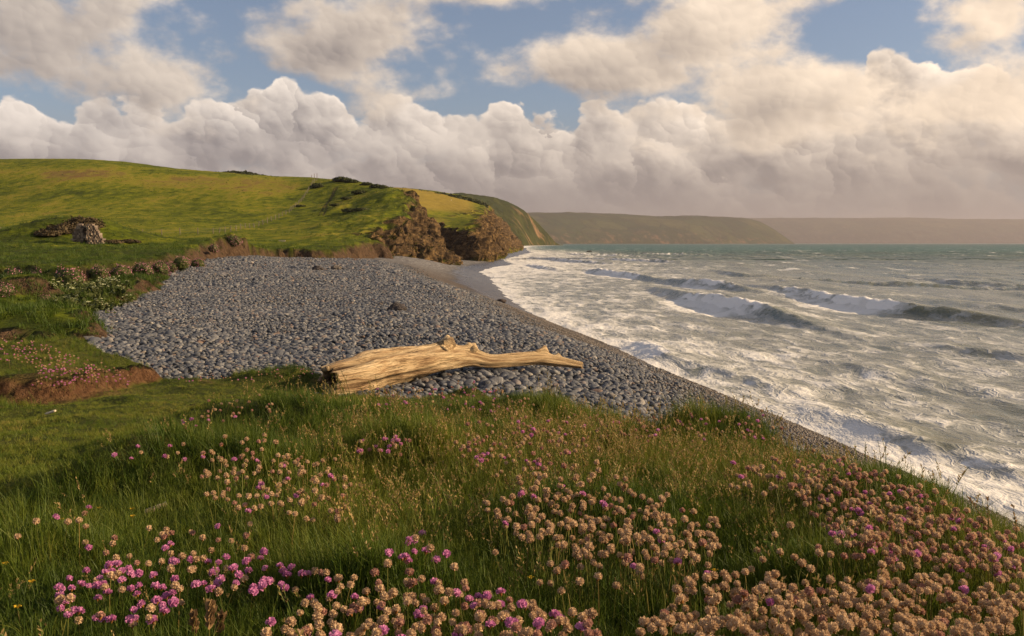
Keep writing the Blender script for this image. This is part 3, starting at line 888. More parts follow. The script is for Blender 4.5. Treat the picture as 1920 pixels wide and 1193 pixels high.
me = new_mesh('sea', P, grid_faces(*SX.shape)[:, ::-1], attrs={'foam': foam.ravel(), 'white': white.ravel(), 'crest': crest.ravel(), 'off': np.clip(S, -5, 4000).ravel()}, mat=M_SEA)
add('sea', me, kind='structure', label='green-grey sea with foam and breaking waves')

# beach
bY = np.concatenate([np.linspace(-12, 8, 24)[:-1], np.geomspace(8, 1000, 330)])
bt = np.linspace(0, 1, 300)
bl = np.where(bY < 30, -14 - 0.35 * np.clip(bY, 0, None), np.interp(bY, [30, 130, 200, 1000], [-24.5, -70, -60, -40]))
br_ = Xw(bY) + 6
BX = bl[:, None] + (br_ - bl)[:, None] * (0.35 * bt + 0.65 * (1 - (1 - bt) ** 1.3))[None]
BY = np.repeat(bY[:, None], 300, 1)
BZ = beach_z(BX, BY)
ft = (BX - Xc(BY)) / np.maximum(Xw(BY) - Xc(BY), 1)
fine = sst(0.05, 0.32, ft + 0.10 * fbm(BX * .3, BY * .2, 3, 3))
wet = sst(0.45, 0.72, ft + 0.10 * fbm(BX * .25, BY * .15, 5, 3))
me = new_mesh('pebble_beach', np.stack([BX, BY, BZ], -1).reshape(-1, 3), grid_faces(*BX.shape)[:, ::-1], attrs={'fine': fine.ravel(), 'wet': wet.ravel()}, mat=M_SHINGLE)
BEACH = add('pebble_beach', me, kind='structure', label='grey pebble beach sloping to the surf')

# near turf
tX = np.linspace(-13.0, 3.0, 330); tY = np.concatenate([np.linspace(-4, 0, 20)[:-1], np.linspace(0, 16, 350)])
TX, TY = np.meshgrid(tX, tY)
TZ = turf_z(TX, TY)
st = steep(TZ, TX, TY)
sd_b, _ = poly_sd(TX, TY, BANK)
earth = sst(0.55, 1.0, st) * sst(0.6, 0.1, np.abs(sd_b)) * sst(-9.5, -7, TX)
path = sst(0.75, 0.05, -sd_b + 0.25 * fbm(TX * 1.2, TY * 1.2, 4, 3)) * (sd_b < 0.05) * sst(10.8, 9.5, TY) * sst(-4.0, -4.6, TX)
sd_t, _ = poly_sd(TX, TY, TURF_EDGE)
earth = np.maximum(earth, path * 0.85)
earth = np.maximum(earth, sst(0.8, 1.4, st) * (sd_t < 0.2) * 0.9)
worn = sst(0.35, 0.75, fbm(TX * 0.9, TY * 0.9, 33, 4)) * sst(-1.5, -2.5, TX) * 0.55
earth = np.maximum(earth, worn)
me = new_mesh('turf_ground', np.stack([TX, TY, TZ], -1).reshape(-1, 3), grid_faces(*TX.shape), attrs={'earth': earth.ravel()}, mat=M_TURF)
add('turf_ground', me, kind='structure', label='grassy turf ground of the near bank')

# land with hill and cliff
lp = np.concatenate([np.linspace(-560, -30, 60)[:-1], np.linspace(-30, 640, 300)[:-1], np.linspace(640, 885, 190)])
lY = np.concatenate([np.geomspace(31.5, 60, 75)[:-1], np.geomspace(60, 135, 105)[:-1], np.geomspace(135, 330, 180)[:-1], np.geomspace(330, 660, 40)])
LP, LY = np.meshgrid(lp, lY); LX = (LP - 960) / FPX * LY
LZ, rock, earth, sd, px = land_z(LX, LY)
st = steep(LZ, LX, LY)
rock = np.clip(rock * sst(0.12, 0.42, st + 0.22 * fbm(LX * .2, LY * .2, 4, 3)), 0, 1)
earth = np.clip(earth * 1.2, 0, 1)
pyv = project(np.stack([LX, LY, LZ], -1))[..., 1]
dry = 0.62 * np.exp(-((pyv - (322 + 0.055 * LP + 8 * fbm(LP * .012, LY * .01, 3, 3))) / 13) ** 2) * sst(60, 150, LP) * sst(600, 540, LP) * (LY > 200)
dry = dry + 0.45 * np.exp(-((pyv - 322 + 0.02 * LP) / 9) ** 2) * sst(180, 60, LP) * (LY > 200) + 0.35 * sst(0.1, 0.6, fbm(LX * .05, LY * .04, 9, 4))
dry = dry - 0.55 * sst(160, 60, LY)
def track(pts, w):
    q = [at(*p)[:2] for p in pts]
    d = -np.abs(poly_sd(LX, LY, q, closed=False)[0]); return sst(w, w * 0.3, -d)
trk = np.maximum(track([(597, 392, 236), (604, 378, 250), (610, 366, 262), (622, 352, 280), (628, 341, 292)], 0.40), track([(606, 392, 236), (612, 378, 250), (611, 370, 262), (625, 352, 280), (632, 341, 292)], 0.40))
earth = np.maximum(earth, trk * 0.65)
pth = track([(275, 462, 88), (300, 458, 102), (335, 452, 125)], 1.3)
earth = np.maximum(earth, pth * 0.35)
LZ = LZ - trk * 0.15
gul = 1 - 2.2 * np.abs(pn(LP * 0.055 + 0.5 * fbm(LZ * .12, LP * .02, 3, 2), LZ * 0.03, 6.0))
lift = rock * (1.2 * fbm(LX * 0.22, LY * 0.15, LZ * 0.22, 5, 0.62) + 0.4 * pn(LX * .1, LY * .05, LZ * 0.9) + 1.1 * gul)
me = new_mesh('hillside', np.stack([LX + lift * 0.8, LY - lift * 0.6, LZ + lift * 0.5], -1).reshape(-1, 3), grid_faces(*LX.shape),
              attrs={'rock': rock.ravel(), 'earth': earth.ravel(), 'dry': dry.ravel(), 'straw': 0 * dry.ravel()}, mat=M_LAND)
add('hillside', me, kind='structure', label='green grassy hillside ending in a brown cliff above the beach')

# second headland
lp = np.linspace(690, 1000, 230); lY = np.concatenate([np.geomspace(228, 420, 150)[:-1], np.geomspace(420, 1400, 90)])
LP2, LY2 = np.meshgrid(lp, lY); LX2 = (LP2 - 960) / FPX * LY2
Z2, rock2, sd2, px2 = land2_z(LX2, LY2)
py2 = project(np.stack([LX2, LY2, Z2], -1))[..., 1]
straw = sst(400, 388, py2 - (px2 - 800) * 0.06) * sst(905, 870, px2 + 6 * fbm(LX2 * .1, LY2 * .1)) * (LY2 > 300) * 0.95
straw = np.maximum(straw, 0.6 * np.exp(-((px2 - 815) / 22) ** 2 - ((py2 - 414) / 7) ** 2))
straw = straw * sst(500, 470, LY2)
gul2 = 1 - 2.2 * np.abs(pn(LP2 * 0.07 + 0.5 * fbm(Z2 * .12, LP2 * .03, 3, 2), Z2 * 0.03, 6.0))
lift = rock2 * (1.6 * fbm(LX2 * 0.22, LY2 * 0.12, Z2 * 0.25, 5, 0.62) + 1.4 * gul2)
me = new_mesh('second_headland', np.stack([LX2 + lift, LY2 - lift * 0.6, Z2 + 0.4 * lift], -1).reshape(-1, 3), grid_faces(*LX2.shape),
              attrs={'rock': rock2.ravel(), 'earth': 0 * rock2.ravel(), 'dry': (0.1 * fbm(LX2 * .03, LY2 * .03)).ravel(), 'straw': straw.ravel()}, mat=M_LAND)
add('headland', me, kind='structure', label='headland with a golden field above dark cliffs')


def loft(rows, cols, nu, nv):
    """Surface through rows of (row, distance) given at columns of the photograph."""
    pxs = np.linspace(cols[0], cols[-1], nu)
    R_ = []
    for r in rows:
        py = cinterp(pxs, cols, [q[0] for q in r]); Y = cinterp(pxs, cols, [q[1] for q in r])
        R_.append(np.stack([np.array(at(a, b, c)) for a, b, c in zip(pxs, py, Y)]))
    R_ = np.array(R_); n = len(rows); ts = np.linspace(0, n - 1, nv)
    out = np.stack([np.stack([cinterp(ts, np.arange(n), R_[:, j, k]) for k in range(3)], -1) for j in range(nu)], 1)
    return out, pxs


def far_hill(name, cols, rows, nu, nv, amp, freq, label, rockf):
    Q, pxs = loft(rows, cols, nu, nv)
    tt_ = np.linspace(0, 1, nv)[:, None]
    n_ = fbm(Q[..., 0] * freq, Q[..., 1] * freq, Q[..., 2] * freq, 5, 0.55) * amp * np.sin(np.clip(tt_ * 1.6, 0, 1) * math.pi) ** 0.5
    gul = -np.abs(pn(Q[..., 0] * freq * 1.2 + 5, Q[..., 1] * freq * 0.5, 2)) * amp * 1.6 * np.sin(np.clip(tt_ * 1.8, 0, 1) * math.pi)
    Q[..., 2] += (n_ + gul) * 0.8; Q[..., 1] -= n_ * 1.5
    top = sst(0.45, 0.6, tt_)
    Q[..., 2] += top * amp * 0.22 * np.clip(fbm(Q[..., 0] * freq * 6, Q[..., 1] * freq * 2, 4, 4), -0.2, 1)
    rk = rockf(pxs[None, :], tt_)
    me = new_mesh(name, Q.reshape(-1, 3), grid_faces(nv, nu), attrs={'rock': np.broadcast_to(rk, (nv, nu)).ravel()}, mat=M_FAR)
    return add(name, me, kind='structure', label=label)


c3 = [700, 800, 860, 900, 940, 970, 990, 1010, 1030, 1046, 1056]
far_hill('hill', c3, [[(466, 1500), (465, 1500), (465, 1520), (464, 1560), (463, 1650), (462, 1750), (461, 1850), (460.6, 1980), (460.2, 2120), (460, 2240), (460, 2300)],
                          [(440, 1560), (440, 1570), (440, 1600), (438, 1650), (440, 1730), (442, 1800), (444, 1900), (446, 2020), (452, 2140), (458, 2250), (460, 2310)],
                          [(400, 1700), (398, 1720), (394, 1760), (396, 1800), (404, 1850), (416, 1900), (426, 1970), (436, 2070), (447, 2160), (457.5, 2260), (460, 2320)],
                          [(372, 1850), (368, 1880), (366, 1920), (368, 1960), (376, 2000), (388, 2040), (402, 2080), (423, 2140), (441, 2190), (457, 2270), (460, 2330)],
                          [(374, 2100), (370, 2130), (367.5, 2150), (370, 2180), (379, 2200), (392, 2230), (407, 2250), (428, 2270), (446, 2290), (458, 2320), (460, 2350)],
                          [(420, 2800), (420, 2800), (420, 2800), (420, 2800), (425, 2800), (430, 2800), (440, 2800), (450, 2700), (455, 2600), (460, 2500), (461, 2450)]],
         200, 90, 16.0, 0.0042, 'dark green rounded headland with a pale cliff dropping to the sea', lambda p, t: sst(930, 1000, p + 0 * t) * sst(0.75, 0.5, t))
cA = [900, 985, 1010, 1060, 1150, 1250, 1290, 1340, 1390, 1420, 1450, 1475, 1490]
topA = [398, 399, 399, 398.5, 401, 406, 404.5, 406.5, 409, 415, 430, 447, 456.8]
far_hill('hill', cA, [[(457.3, 5200 + 2.2 * (c - 900)) for c in cA], [(457.0 - (457 - y) * 0.45, 5350 + 2.2 * (c - 900)) for c, y in zip(cA, topA)],
                           [(457 - (457 - y) * 0.88, 5700 + 2.2 * (c - 900)) for c, y in zip(cA, topA)], [(y, 6300 + 2.2 * (c - 900)) for c, y in zip(cA, topA)],
                           [(y + 6, 7400 + 2.2 * (c - 900)) for c, y in zip(cA, topA)]],
         260, 70, 16.0, 0.0014, 'hazy green hills with small fields across the bay', lambda p, t: 0.7 * sst(0.35, 0.1, t + 0 * p))
cB = [1250, 1400, 1500, 1600, 1700, 1800, 1900, 2100, 2500]
topB = [409, 409.5, 409, 409.5, 408.5, 411, 411.5, 410, 416]
far_hill('hill', cB, [[(456.7, 11000) for c in cB], [(457.0 - (457 - y) * 0.5, 11200) for y in topB], [(457 - (457 - y) * 0.93, 11700) for y in topB], [(y, 12400) for y in topB], [(y + 8, 13600) for y in topB]],
         260, 60, 22.0, 0.0012, 'pale far ridge fading into haze along the horizon', lambda p, t: 0.3 + 0 * (p + t))

# ------------------------------------------------------------------ low vegetated bank left of the pebbles
LOWB = [(-8.5, 15.2), (-7.9, 16.0), (-7.7, 17.0), (-8.2, 18.2), (-10.2, 20.5), (-11.0, 23.0), (-11.3, 25.5), (-11.9, 28), (-12.8, 31), (-14.2, 36), (-16.0, 41), (-18, 47), (-30, 52), (-40, 46), (-40, 15)]


def low_bank_z(X, Y):
    sd, _ = poly_sd(X + 0.5 * fbm(X * .7, Y * .6, 51, 3), Y + 0.5 * fbm(X * .7, Y * .6, 57, 3), LOWB)
    h = 0.30 * sst(0, 0.7, sd) * (1 - 0.85 * sst(1.6, 3.6, sd)) + sst(0.2, 2, sd) * (0.14 * fbm(X * .45, Y * .4, 61, 4))
    lump = 0.0
    for a, b, c, r, hh in ((45, 575, 25, 1.0, .55), (5, 575, 24, .8, .6), (75, 578, 24.5, .6, .4), (130, 612, 18, 1.2, .12), (40, 612, 17.5, 1.6, .2), (240, 560, 29, 1.5, .3), (280, 535, 34, 1.8, .35)):
        x, y, _ = at(a, b, c); lump = lump + hh * np.exp(-(((X - x) / r) ** 2 + ((Y - y) / r) ** 2) * 1.5)
    return beach_z(X, Y) - 0.5 + (h + lump * sst(0, .6, sd) + 0.5) * sst(-0.25, 0.05, sd) , sd


gx = np.linspace(-40, -6.5, 240); gy = np.linspace(14.6, 52, 260)
GX, GY = np.meshgrid(gx, gy); GZ, sdl = low_bank_z(GX, GY)
st = steep(GZ, GX, GY)
e_ = np.clip(sst(0.35, 0.75, st + 0.2 * fbm(GX * 1.5, GY * 1.5, 3, 3)) + 0.0, 0, 1) * (sdl > -0.4)
z0 = 0 * GX.ravel()
me = new_mesh('low_bank', np.stack([GX, GY, GZ], -1).reshape(-1, 3), grid_faces(*GX.shape), attrs={'rock': z0, 'earth': e_.ravel(), 'dry': z0 - 0.45, 'straw': z0}, mat=M_LAND)
add('low_bank', me, kind='structure', label='low grassy bank of earth at the left edge of the pebbles')

# ------------------------------------------------------------------ cobbles
def make_stone():
    m, t, b = mat('cobble_stone')
    tcn = t.nodes.new('ShaderNodeTexCoord').outputs['Object']
    r = rnd(t)
    col = ramp(t, r, [(0.0, (0.048, 0.054, 0.066)), (0.30, (0.086, 0.094, 0.110)), (0.60, (0.138, 0.143, 0.152)), (0.86, (0.21, 0.21, 0.208)), (0.94, (0.19, 0.13, 0.10)), (0.96, (0.17, 0.15, 0.12)), (1.0, (0.34, 0.32, 0.29))])
    n1 = noise(t, tcn, 3.0, 5, 0.7)
    col = mixc(t, n1.step(0.35, 0.75), col, (0.50, 0.50, 0.53), 'MULTIPLY')
    setc(t, b, 'Base Color', col)
    b.inputs['Roughness'].default_value = 0.62
    b.inputs['Specular IOR Level'].default_value = 0.35
    bump(t, b, noise(t, tcn, 9.0, 4, 0.7) * 0.05, 0.5, 0.4)
    return m


M_STONE = make_stone()


def stone_mesh(name, seed, sub=2, m=None):
    v, f = ico(sub); r = np.random.RandomState(seed)
    a = np.array([1.0, r.uniform(.62, .9), r.uniform(.38, .62)])
    o = r.uniform(0, 50, 3)
    k = 1 + 0.16 * fbm(v[:, 0] * .9 + o[0], v[:, 1] * .9 + o[1], v[:, 2] * .9 + o[2], 2)
    q = np.sign(v) * np.abs(v) ** r.uniform(.75, 1.0)          # some squarer than others
    return new_mesh(name, q * k[:, None] * a * 0.5, f, mat=m or M_STONE)


STONES = [stone_mesh('cobble', 100 + i) for i in range(14)]


def turf_cover(X, Y):
    return turf_in(X, Y) > 0.35


def stone_field():
    P, S_, far = [], [], []
    for (y0, y1, sp, lo, hi) in ((6.0, 22, .094, .070, .185), (22, 38, .118, .09, .20), (38, 62, .17, .13, .28), (62, 98, .26, .20, .38)):
        nx = int((0.80 * y1 + 14) / sp); ny = int((y1 - y0) / sp)
        X, Y = np.meshgrid((np.arange(nx)) * sp, y0 + np.arange(ny) * sp)
        X = X - (0.62 * y1 + 3)
        X = (X + rng.uniform(-.5, .5, X.shape) * sp).ravel(); Y = (Y + rng.uniform(-.5, .5, Y.shape) * sp).ravel()
        px = 960 + X / Y * FPX
        w, c = Xw(Y), Xc(Y); t = (X - c) / np.maximum(w - c, 1)
        keep = (px > -180) & (px < 2050) & (t < 0.36 + 0.10 * fbm(X * .4, Y * .3, 5, 2))
        keep &= ~((t > 0.10) & (rng.uniform(size=X.shape) < sst(0.08, 0.40, t)))
        X, Y, t = X[keep], Y[keep], t[keep]
        inside = poly_sd(X, Y, LOWB)[0] > 0.25
        fl = poly_sd(X, Y, FOOTW)[0] > 1.0
        k2 = ~inside & ~fl & ~turf_cover(X, Y)
        X, Y, t = X[k2], Y[k2], t[k2]
        n = len(X); s = lo + (hi - lo) * rng.beta(1.6, 3.6, n)
        big = rng.uniform(size=n) < 0.018; s[big] *= rng.uniform(1.3, 1.7, big.sum())
        s *= (1 - 0.55 * sst(0.0, 0.30, t))
        s *= 1 + 0.40 * fbm(X * .30, Y * .22, 71, 3)
        P.append(np.stack([X, Y, beach_z(X, Y) + s * 0.12], 1)); S_.append(s)
    return np.concatenate(P), np.concatenate(S_)


SP, SS = stone_field()
n = len(SP)
SR = np.stack([rng.normal(0, .30, n), rng.normal(0, .30, n), rng.uniform(0, 6.283, n)], 1)
SI = rng.randint(0, len(STONES), n)
pp = project(SP)
size_px = SS / pp[:, 2] * FPX
vis = (pp[:, 0] > 0) & (pp[:, 0] < 1920) & (pp[:, 1] < 815) & (turf_in(SP[:, 0], SP[:, 1]) < -0.25)
# stones the turf and the log would hide do not count among the 300 largest in view
vis &= (pp[:, 1] < np.interp(pp[:, 0], [0, 130, 250, 300, 600, 700, 900, 1000, 1150, 1400, 1900], [625, 655, 705, 712, 700, 735, 715, 745, 790, 800, 900]))
order = np.argsort(-np.where(vis, size_px, 0))[:300]
for i in order:
    add('cobble', STONES[SI[i]], parent=BEACH, loc=tuple(SP[i]), rot=tuple(SR[i]), scl=(SS[i],) * 3)
rest = np.ones(n, bool); rest[order] = False
scatter('cobble_mass', STONES, SP[rest], SR[rest], SS[rest], SI[rest], 'countless grey cobbles covering the beach', None, parent=BEACH)
# small shingle scattered over the seaward slope
Yg = rng.uniform(9, 46, 38000); tg = rng.beta(1.4, 2.2, 38000) * 0.95 + 0.05
Xg = Xc(Yg) + tg * (Xw(Yg) - Xc(Yg)); sg = rng.uniform(.022, .055, 38000) * (1 + 0.6 * sst(20, 46, Yg))
ok = (turf_in(Xg, Yg) < 0)
Xg, Yg, sg = Xg[ok], Yg[ok], sg[ok]
ng = len(Xg)
M_GRAVEL = None
m, t, b = mat('shingle_stone'); setc(t, b, 'Base Color', ramp(t, rnd(t), [(0, (.035, .028, .023)), (.5, (.080, .064, .050)), (.9, (.135, .11, .088)), (1, (.20, .17, .14))])); b.inputs['Roughness'].default_value = .55
M_GRAVEL = m
PEB = [stone_mesh('shingle_pebble', 300 + i, 1, M_GRAVEL) for i in range(6)]
scatter('shingle_mass', PEB, np.stack([Xg, Yg, beach_z(Xg, Yg) + 0.004], 1), np.stack([rng.normal(0, .3, ng), rng.normal(0, .3, ng), rng.uniform(0, 6.28, ng)], 1), sg, rng.randint(0, 6, ng),
        'small brown-grey shingle strewn over the seaward slope', None, parent=BEACH)


def lone_rock(px, py, Y, size, col, label, seed, flat=1.0):
    m, t, b = mat('lone_rock')
    p = pos(t); nn = noise(t, p, 6.0, 6, 0.7)
    setc(t, b, 'Base Color', mixc(t, nn, tuple(c * 0.45 for c in col), tuple(c * 1.3 for c in col))); b.inputs['Roughness'].default_value = 0.85
    bump(t, b, nn * 0.08, 0.8, 1.0)
    v, f = ico(3); o = seed * 3.7
    k = 1 + 0.30 * fbm(v[:, 0] * 1.3 + o, v[:, 1] * 1.3, v[:, 2] * 1.3 + o, 4)
    me = new_mesh('rock', v * k[:, None] * np.array([1, .8, .62 * flat]) * size * .5, f, smooth=False, mat=m)
    x, y, z = at(px, py, Y)
    zz = float(beach_z(x, y)) if Y < 200 else z
    return add('rock', me, label=label, cat='rock', loc=(x, y, zz + size * 0.14 * flat))


lone_rock(745, 588, 23.0, .50, (.055, .045, .042), 'dark jagged rock lying on the cobbles behind the driftwood', 1)
lone_rock(940, 569, 52, .60, (.05, .035, .03), 'dark brown rock at the surf edge below the far shingle', 2, .8)
lone_rock(630, 513, 62, .75, (.14, .12, .10), 'pale boulder standing out on the far pebbles below the earth bank', 3)
lone_rock(596, 514, 60, .8, (.06, .05, .047), 'dark boulder left of the pale boulder on the far pebbles', 4)
lone_rock(1105, 472.5, 560, 3.6, (.03, .025, .022), 'small black rock awash in the sea near the horizon', 5, .5)
lone_rock(163, 636, 16.3, .34, (.10, .097, .095), 'large grey stone under the end of the low grassy bank', 6, .9)
lone_rock(12, 632, 16.0, .40, (.16, .15, .14), 'pale grey stone at the left edge behind the flowery bank', 7, .8)

# ------------------------------------------------------------------ driftwood
def make_wood():
    m, t, b = mat('driftwood')
    at_ = t.nodes.new('ShaderNodeAttribute'); at_.attribute_name = 'grain'
    g = at_.outputs['Vector']
    n1 = noise(t, scaled(t, g, (2.2, 9.0, 9.0)), 1.0, 6, 0.68, 0.6)
    n2 = noise(t, scaled(t, g, (1.2, 2.0, 2.0)), 1.6, 4, 0.6)
    n3 = noise(t, scaled(t, g, (9.0, 70.0, 70.0)), 1.0, 3, 0.6)
    col = ramp(t, n1 * 0.55 + n2 * 0.35 + n3 * 0.10, [(0.36, (0.15, 0.085, 0.042)), (0.45, (0.40, 0.265, 0.14)), (0.53, (0.64, 0.48, 0.28)), (0.72, (0.78, 0.63, 0.41))])
    crk = (noise(t, scaled(t, g, (1.3, 16.0, 16.0)), 1.0, 4, 0.6) * 2.0 - 1.0).abs()
    col = mixc(t, crk.step(0.0, 0.05, 0.75, 0.0), col, (0.10, 0.055, 0.028))
    col = mixc(t, attr(t, 'dark').clamp(), col, (0.035, 0.018, 0.010))  # painted shade of the grooves, hollow and left end
    setc(t, b, 'Base Color', col); b.inputs['Roughness'].default_value = 0.75; b.inputs['Specular IOR Level'].default_value = 0.2
    bump(t, b, n1 * 0.05 + n3 * 0.03 + crk.step(0.0, 0.08) * 0.03, 0.8, 1.0)
    return m


M_WOOD = make_wood()
LOG = [(0.0, 618, 706, 10.6, 29), (0.08, 662, 699, 10.9, 36), (0.20, 712, 687, 11.25, 37), (0.34, 768, 679, 11.6, 33), (0.45, 812, 671, 11.9, 28.5), (0.54, 850, 667, 12.15, 24), (0.62, 886, 668, 12.35, 18.5),
       (0.70, 922, 674, 12.5, 13.5), (0.77, 958, 672, 12.7, 14), (0.85, 1000, 668, 12.95, 14), (0.93, 1045, 673, 13.15, 10.5), (1.0, 1090, 681, 13.3, 7)]


def log_frame(s):
    ss = [q[0] for q in LOG]; w = np.array([at(q[1], q[2], q[3]) for q in LOG])
    c = np.stack([cinterp(s, ss, w[:, k]) for k in range(3)], -1)
    r = cinterp(s, ss, [q[4] / FPX * q[3] * 0.93 for q in LOG])
    return c, r


def log_mesh():
    nr, ns = 170, 64
    s = np.linspace(0, 1, nr); c, r = log_frame(s)
    T = np.gradient(c, axis=0); T /= np.linalg.norm(T, axis=1)[:, None]
    up = np.array([0, 0, 1.0]); e1 = np.cross(T, up); e1 /= np.linalg.norm(e1, axis=1)[:, None]      # towards the camera side
    e2 = np.cross(e1, T)
    th = np.linspace(0, 2 * math.pi, ns, endpoint=False)
    Sg, Th = np.meshgrid(s, th, indexing='ij')
    wr = lambda a: (a + math.pi) % (2 * math.pi) - math.pi
    R_ = r[:, None] * np.ones_like(Th)
    g1c = 1.05 + 0.9 * Sg
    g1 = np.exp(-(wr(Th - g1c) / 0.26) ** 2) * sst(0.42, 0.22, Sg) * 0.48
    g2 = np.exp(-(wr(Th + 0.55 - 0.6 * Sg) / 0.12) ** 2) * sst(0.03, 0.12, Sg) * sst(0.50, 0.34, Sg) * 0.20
    skirt = np.exp(-(wr(Th + 0.95) / 0.5) ** 2) * sst(0.30, 0.02, Sg) * 0.42
    lobes = 0.10 * np.sin(3 * Th + 4 * Sg) * sst(0.9, 0.3, Sg) + 0.06 * np.sin(5 * Th + 9 * Sg + 1)
    nz = 0.10 * fbm(np.cos(Th) * 1.1 + 3, np.sin(Th) * 1.1, Sg * 7, 3) + 0.04 * fbm(np.cos(Th) * 3, np.sin(Th) * 3, Sg * 16, 3)
    kn = sum(h * np.exp(-((Sg - a) / wd) ** 2 - (wr(Th - b_) / 0.35) ** 2) for a, b_, h, wd in ((.525, 1.75, .75, .018), (.50, 1.7, .35, .03), (.60, 1.6, .40, .012), (.62, 1.5, .5, .010), (.885, 1.6, .45, .010), (.875, 1.6, .3, .018), (.93, 1.5, .3, .008), (.16, 2.0, .14, .03)))
    rad = R_ * (1 - g1 - g2 + skirt + lobes + nz) + kn * 0.16 + 0
    cut = 0.10 * fbm(np.cos(Th) * 2 + 9, np.sin(Th) * 2, 1.0, 3) * sst(0.06, 0.0, Sg) + 0.05 * fbm(np.cos(Th) * 4 + 2, np.sin(Th) * 4, 5.0, 2) * sst(0.97, 1.0, Sg) - 0.14 * np.exp(-(wr(Th + 1.1) / 0.6) ** 2) * sst(0.06, 0, Sg)
    Pm = c[:, None] + e1[:, None] * (rad * np.cos(Th))[..., None] + e2[:, None] * (rad * np.sin(Th))[..., None] + T[:, None] * cut[..., None]
    gr = np.stack([Sg * 4.0, np.cos(Th) * 0.6, np.sin(Th) * 0.6], -1)
    dark = np.clip(g1 * 1.9 + g2 * 4.0, 0, 0.85) + 0.15 * sst(.08, 0, Sg)  # recess shade put into the colour: grooves and left end
    V = [Pm.reshape(-1, 3)]; G = [gr.reshape(-1, 3)]; D = [dark.ravel()]
    i = np.arange(nr * ns).reshape(nr, ns); j = np.roll(i, -1, 1)
    F = [np.stack([i[:-1].ravel(), j[:-1].ravel(), j[1:].ravel(), i[1:].ravel()], 1)]
    # rotten hollow at the near end, its shade painted darker inward, and the broken far end
    base = nr * ns
    for k, (dep, sc) in enumerate(((0.0, .80), (0.12, .72), (0.38, .60), (0.8, .35), (0.95, .02))):
        q = c[0] + (Pm[0] - c[0]) * (sc * (0.9 + 0.15 * np.sin(2 * th + 0.7))[:, None]) + T[0] * dep
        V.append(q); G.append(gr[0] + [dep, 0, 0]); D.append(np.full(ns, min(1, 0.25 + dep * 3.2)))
        a = i[0] if k == 0 else base + (k - 1) * ns + np.arange(ns); b_ = base + k * ns + np.arange(ns)
        F.append(np.stack([a, b_, np.roll(b_, -1), np.roll(a, -1)], 1))
    base2 = base + 5 * ns
    q = c[-1] + (Pm[-1] - c[-1]) * 0.05 - T[-1] * 0.04; V.append(q); G.append(gr[-1]); D.append(np.full(ns, .35))
    F.append(np.stack([i[-1], np.roll(i[-1], -1), np.roll(base2 + np.arange(ns), -1), base2 + np.arange(ns)], 1))
    return new_mesh('trunk', np.concatenate(V), np.concatenate(F), attrs={'grain': np.concatenate(G), 'dark': np.concatenate(D)}, mat=M_WOOD)


ox, oy, _ = at(850, 690, 12.1)
LOGO = add('driftwood_log', None, label='bleached driftwood trunk lying across the grey cobbles', cat='driftwood')
LOGO.location = (ox, oy, float(beach_z(ox, oy)))
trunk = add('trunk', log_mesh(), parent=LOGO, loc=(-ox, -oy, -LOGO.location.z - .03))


def stub(name, p0, p1, r0, r1, seed):
    b = MB(); p0, p1 = Vector(p0), Vector(p1)
    n = 7; pts = [p0.lerp(p1, i / (n - 1)) + Vector(np.random.RandomState(seed + i).normal(0, r1 * .18, 3)) for i in range(n)]
    b.tube(pts, [r0 + (r1 - r0) * (i / (n - 1)) ** .6 for i in range(n)], 10)
    me = b.mesh(name, M_WOOD, True)
    me.attributes.new('grain', 'FLOAT_VECTOR', 'POINT').data.foreach_set('vector', (np.array(b.v, np.float32) * 3).ravel())
    me.attributes.new('dark', 'FLOAT', 'POINT').data.foreach_set('value', np.array([0.0] * (len(b.v) - 10) + [.35] * 10, np.float32))
    return add(name, me, parent=LOGO, loc=(-ox, -oy, -LOGO.location.z))


stub('branch_stub', at(826, 661, 12.0), at(848, 641, 12.05), .17, .075, 1)
stub('branch_stub', at(870, 664, 12.3), at(890, 652, 12.3), .09, .045, 5)
stub('branch_stub', at(1000, 664, 12.95), at(1013, 656, 12.95), .06, .022, 9)

# ------------------------------------------------------------------ grass and flowers of the near turf
from math import floor
_dx, _dy = tX[1] - tX[0], None


def tz(X, Y):
    """Height of the turf mesh at a point."""
    X = np.clip(X, tX[0], tX[-1] - 1e-6); Y = np.clip(Y, tY[0], tY[-1] - 1e-6)
    i = np.clip(np.searchsorted(tX, X) - 1, 0, len(tX) - 2); j = np.clip(np.searchsorted(tY, Y) - 1, 0, len(tY) - 2)
    u = (X - tX[i]) / (tX[i + 1] - tX[i]); v = (Y - tY[j]) / (tY[j + 1] - tY[j])
    return (TZ[j, i] * (1 - u) + TZ[j, i + 1] * u) * (1 - v) + (TZ[j + 1, i] * (1 - u) + TZ[j + 1, i + 1] * u) * v


def make_blade(name, stops, inst=True, trans=0.30, rough=0.55):
    m, t, b = mat(name)
    f = (attr(t, 'tint', True) * 0.75 + rnd(t) * 0.25) if inst else rnd(t)
    col = ramp(t, f, stops)
    setc(t, b, 'Base Color', col); b.inputs['Roughness'].default_value = rough; b.inputs['Specular IOR Level'].default_value = 0.25
    tr = t.nodes.new('ShaderNodeBsdfTranslucent'); t.links.new(col, tr.inputs['Color'])
    mx = t.nodes.new('ShaderNodeMixShader'); mx.inputs[0].default_value = trans
    t.links.new(b.outputs[0], mx.inputs[1]); t.links.new(tr.outputs[0], mx.inputs[2])
    t.links.new(mx.outputs[0], t.nodes['Material Output'].inputs['Surface'])
    return m


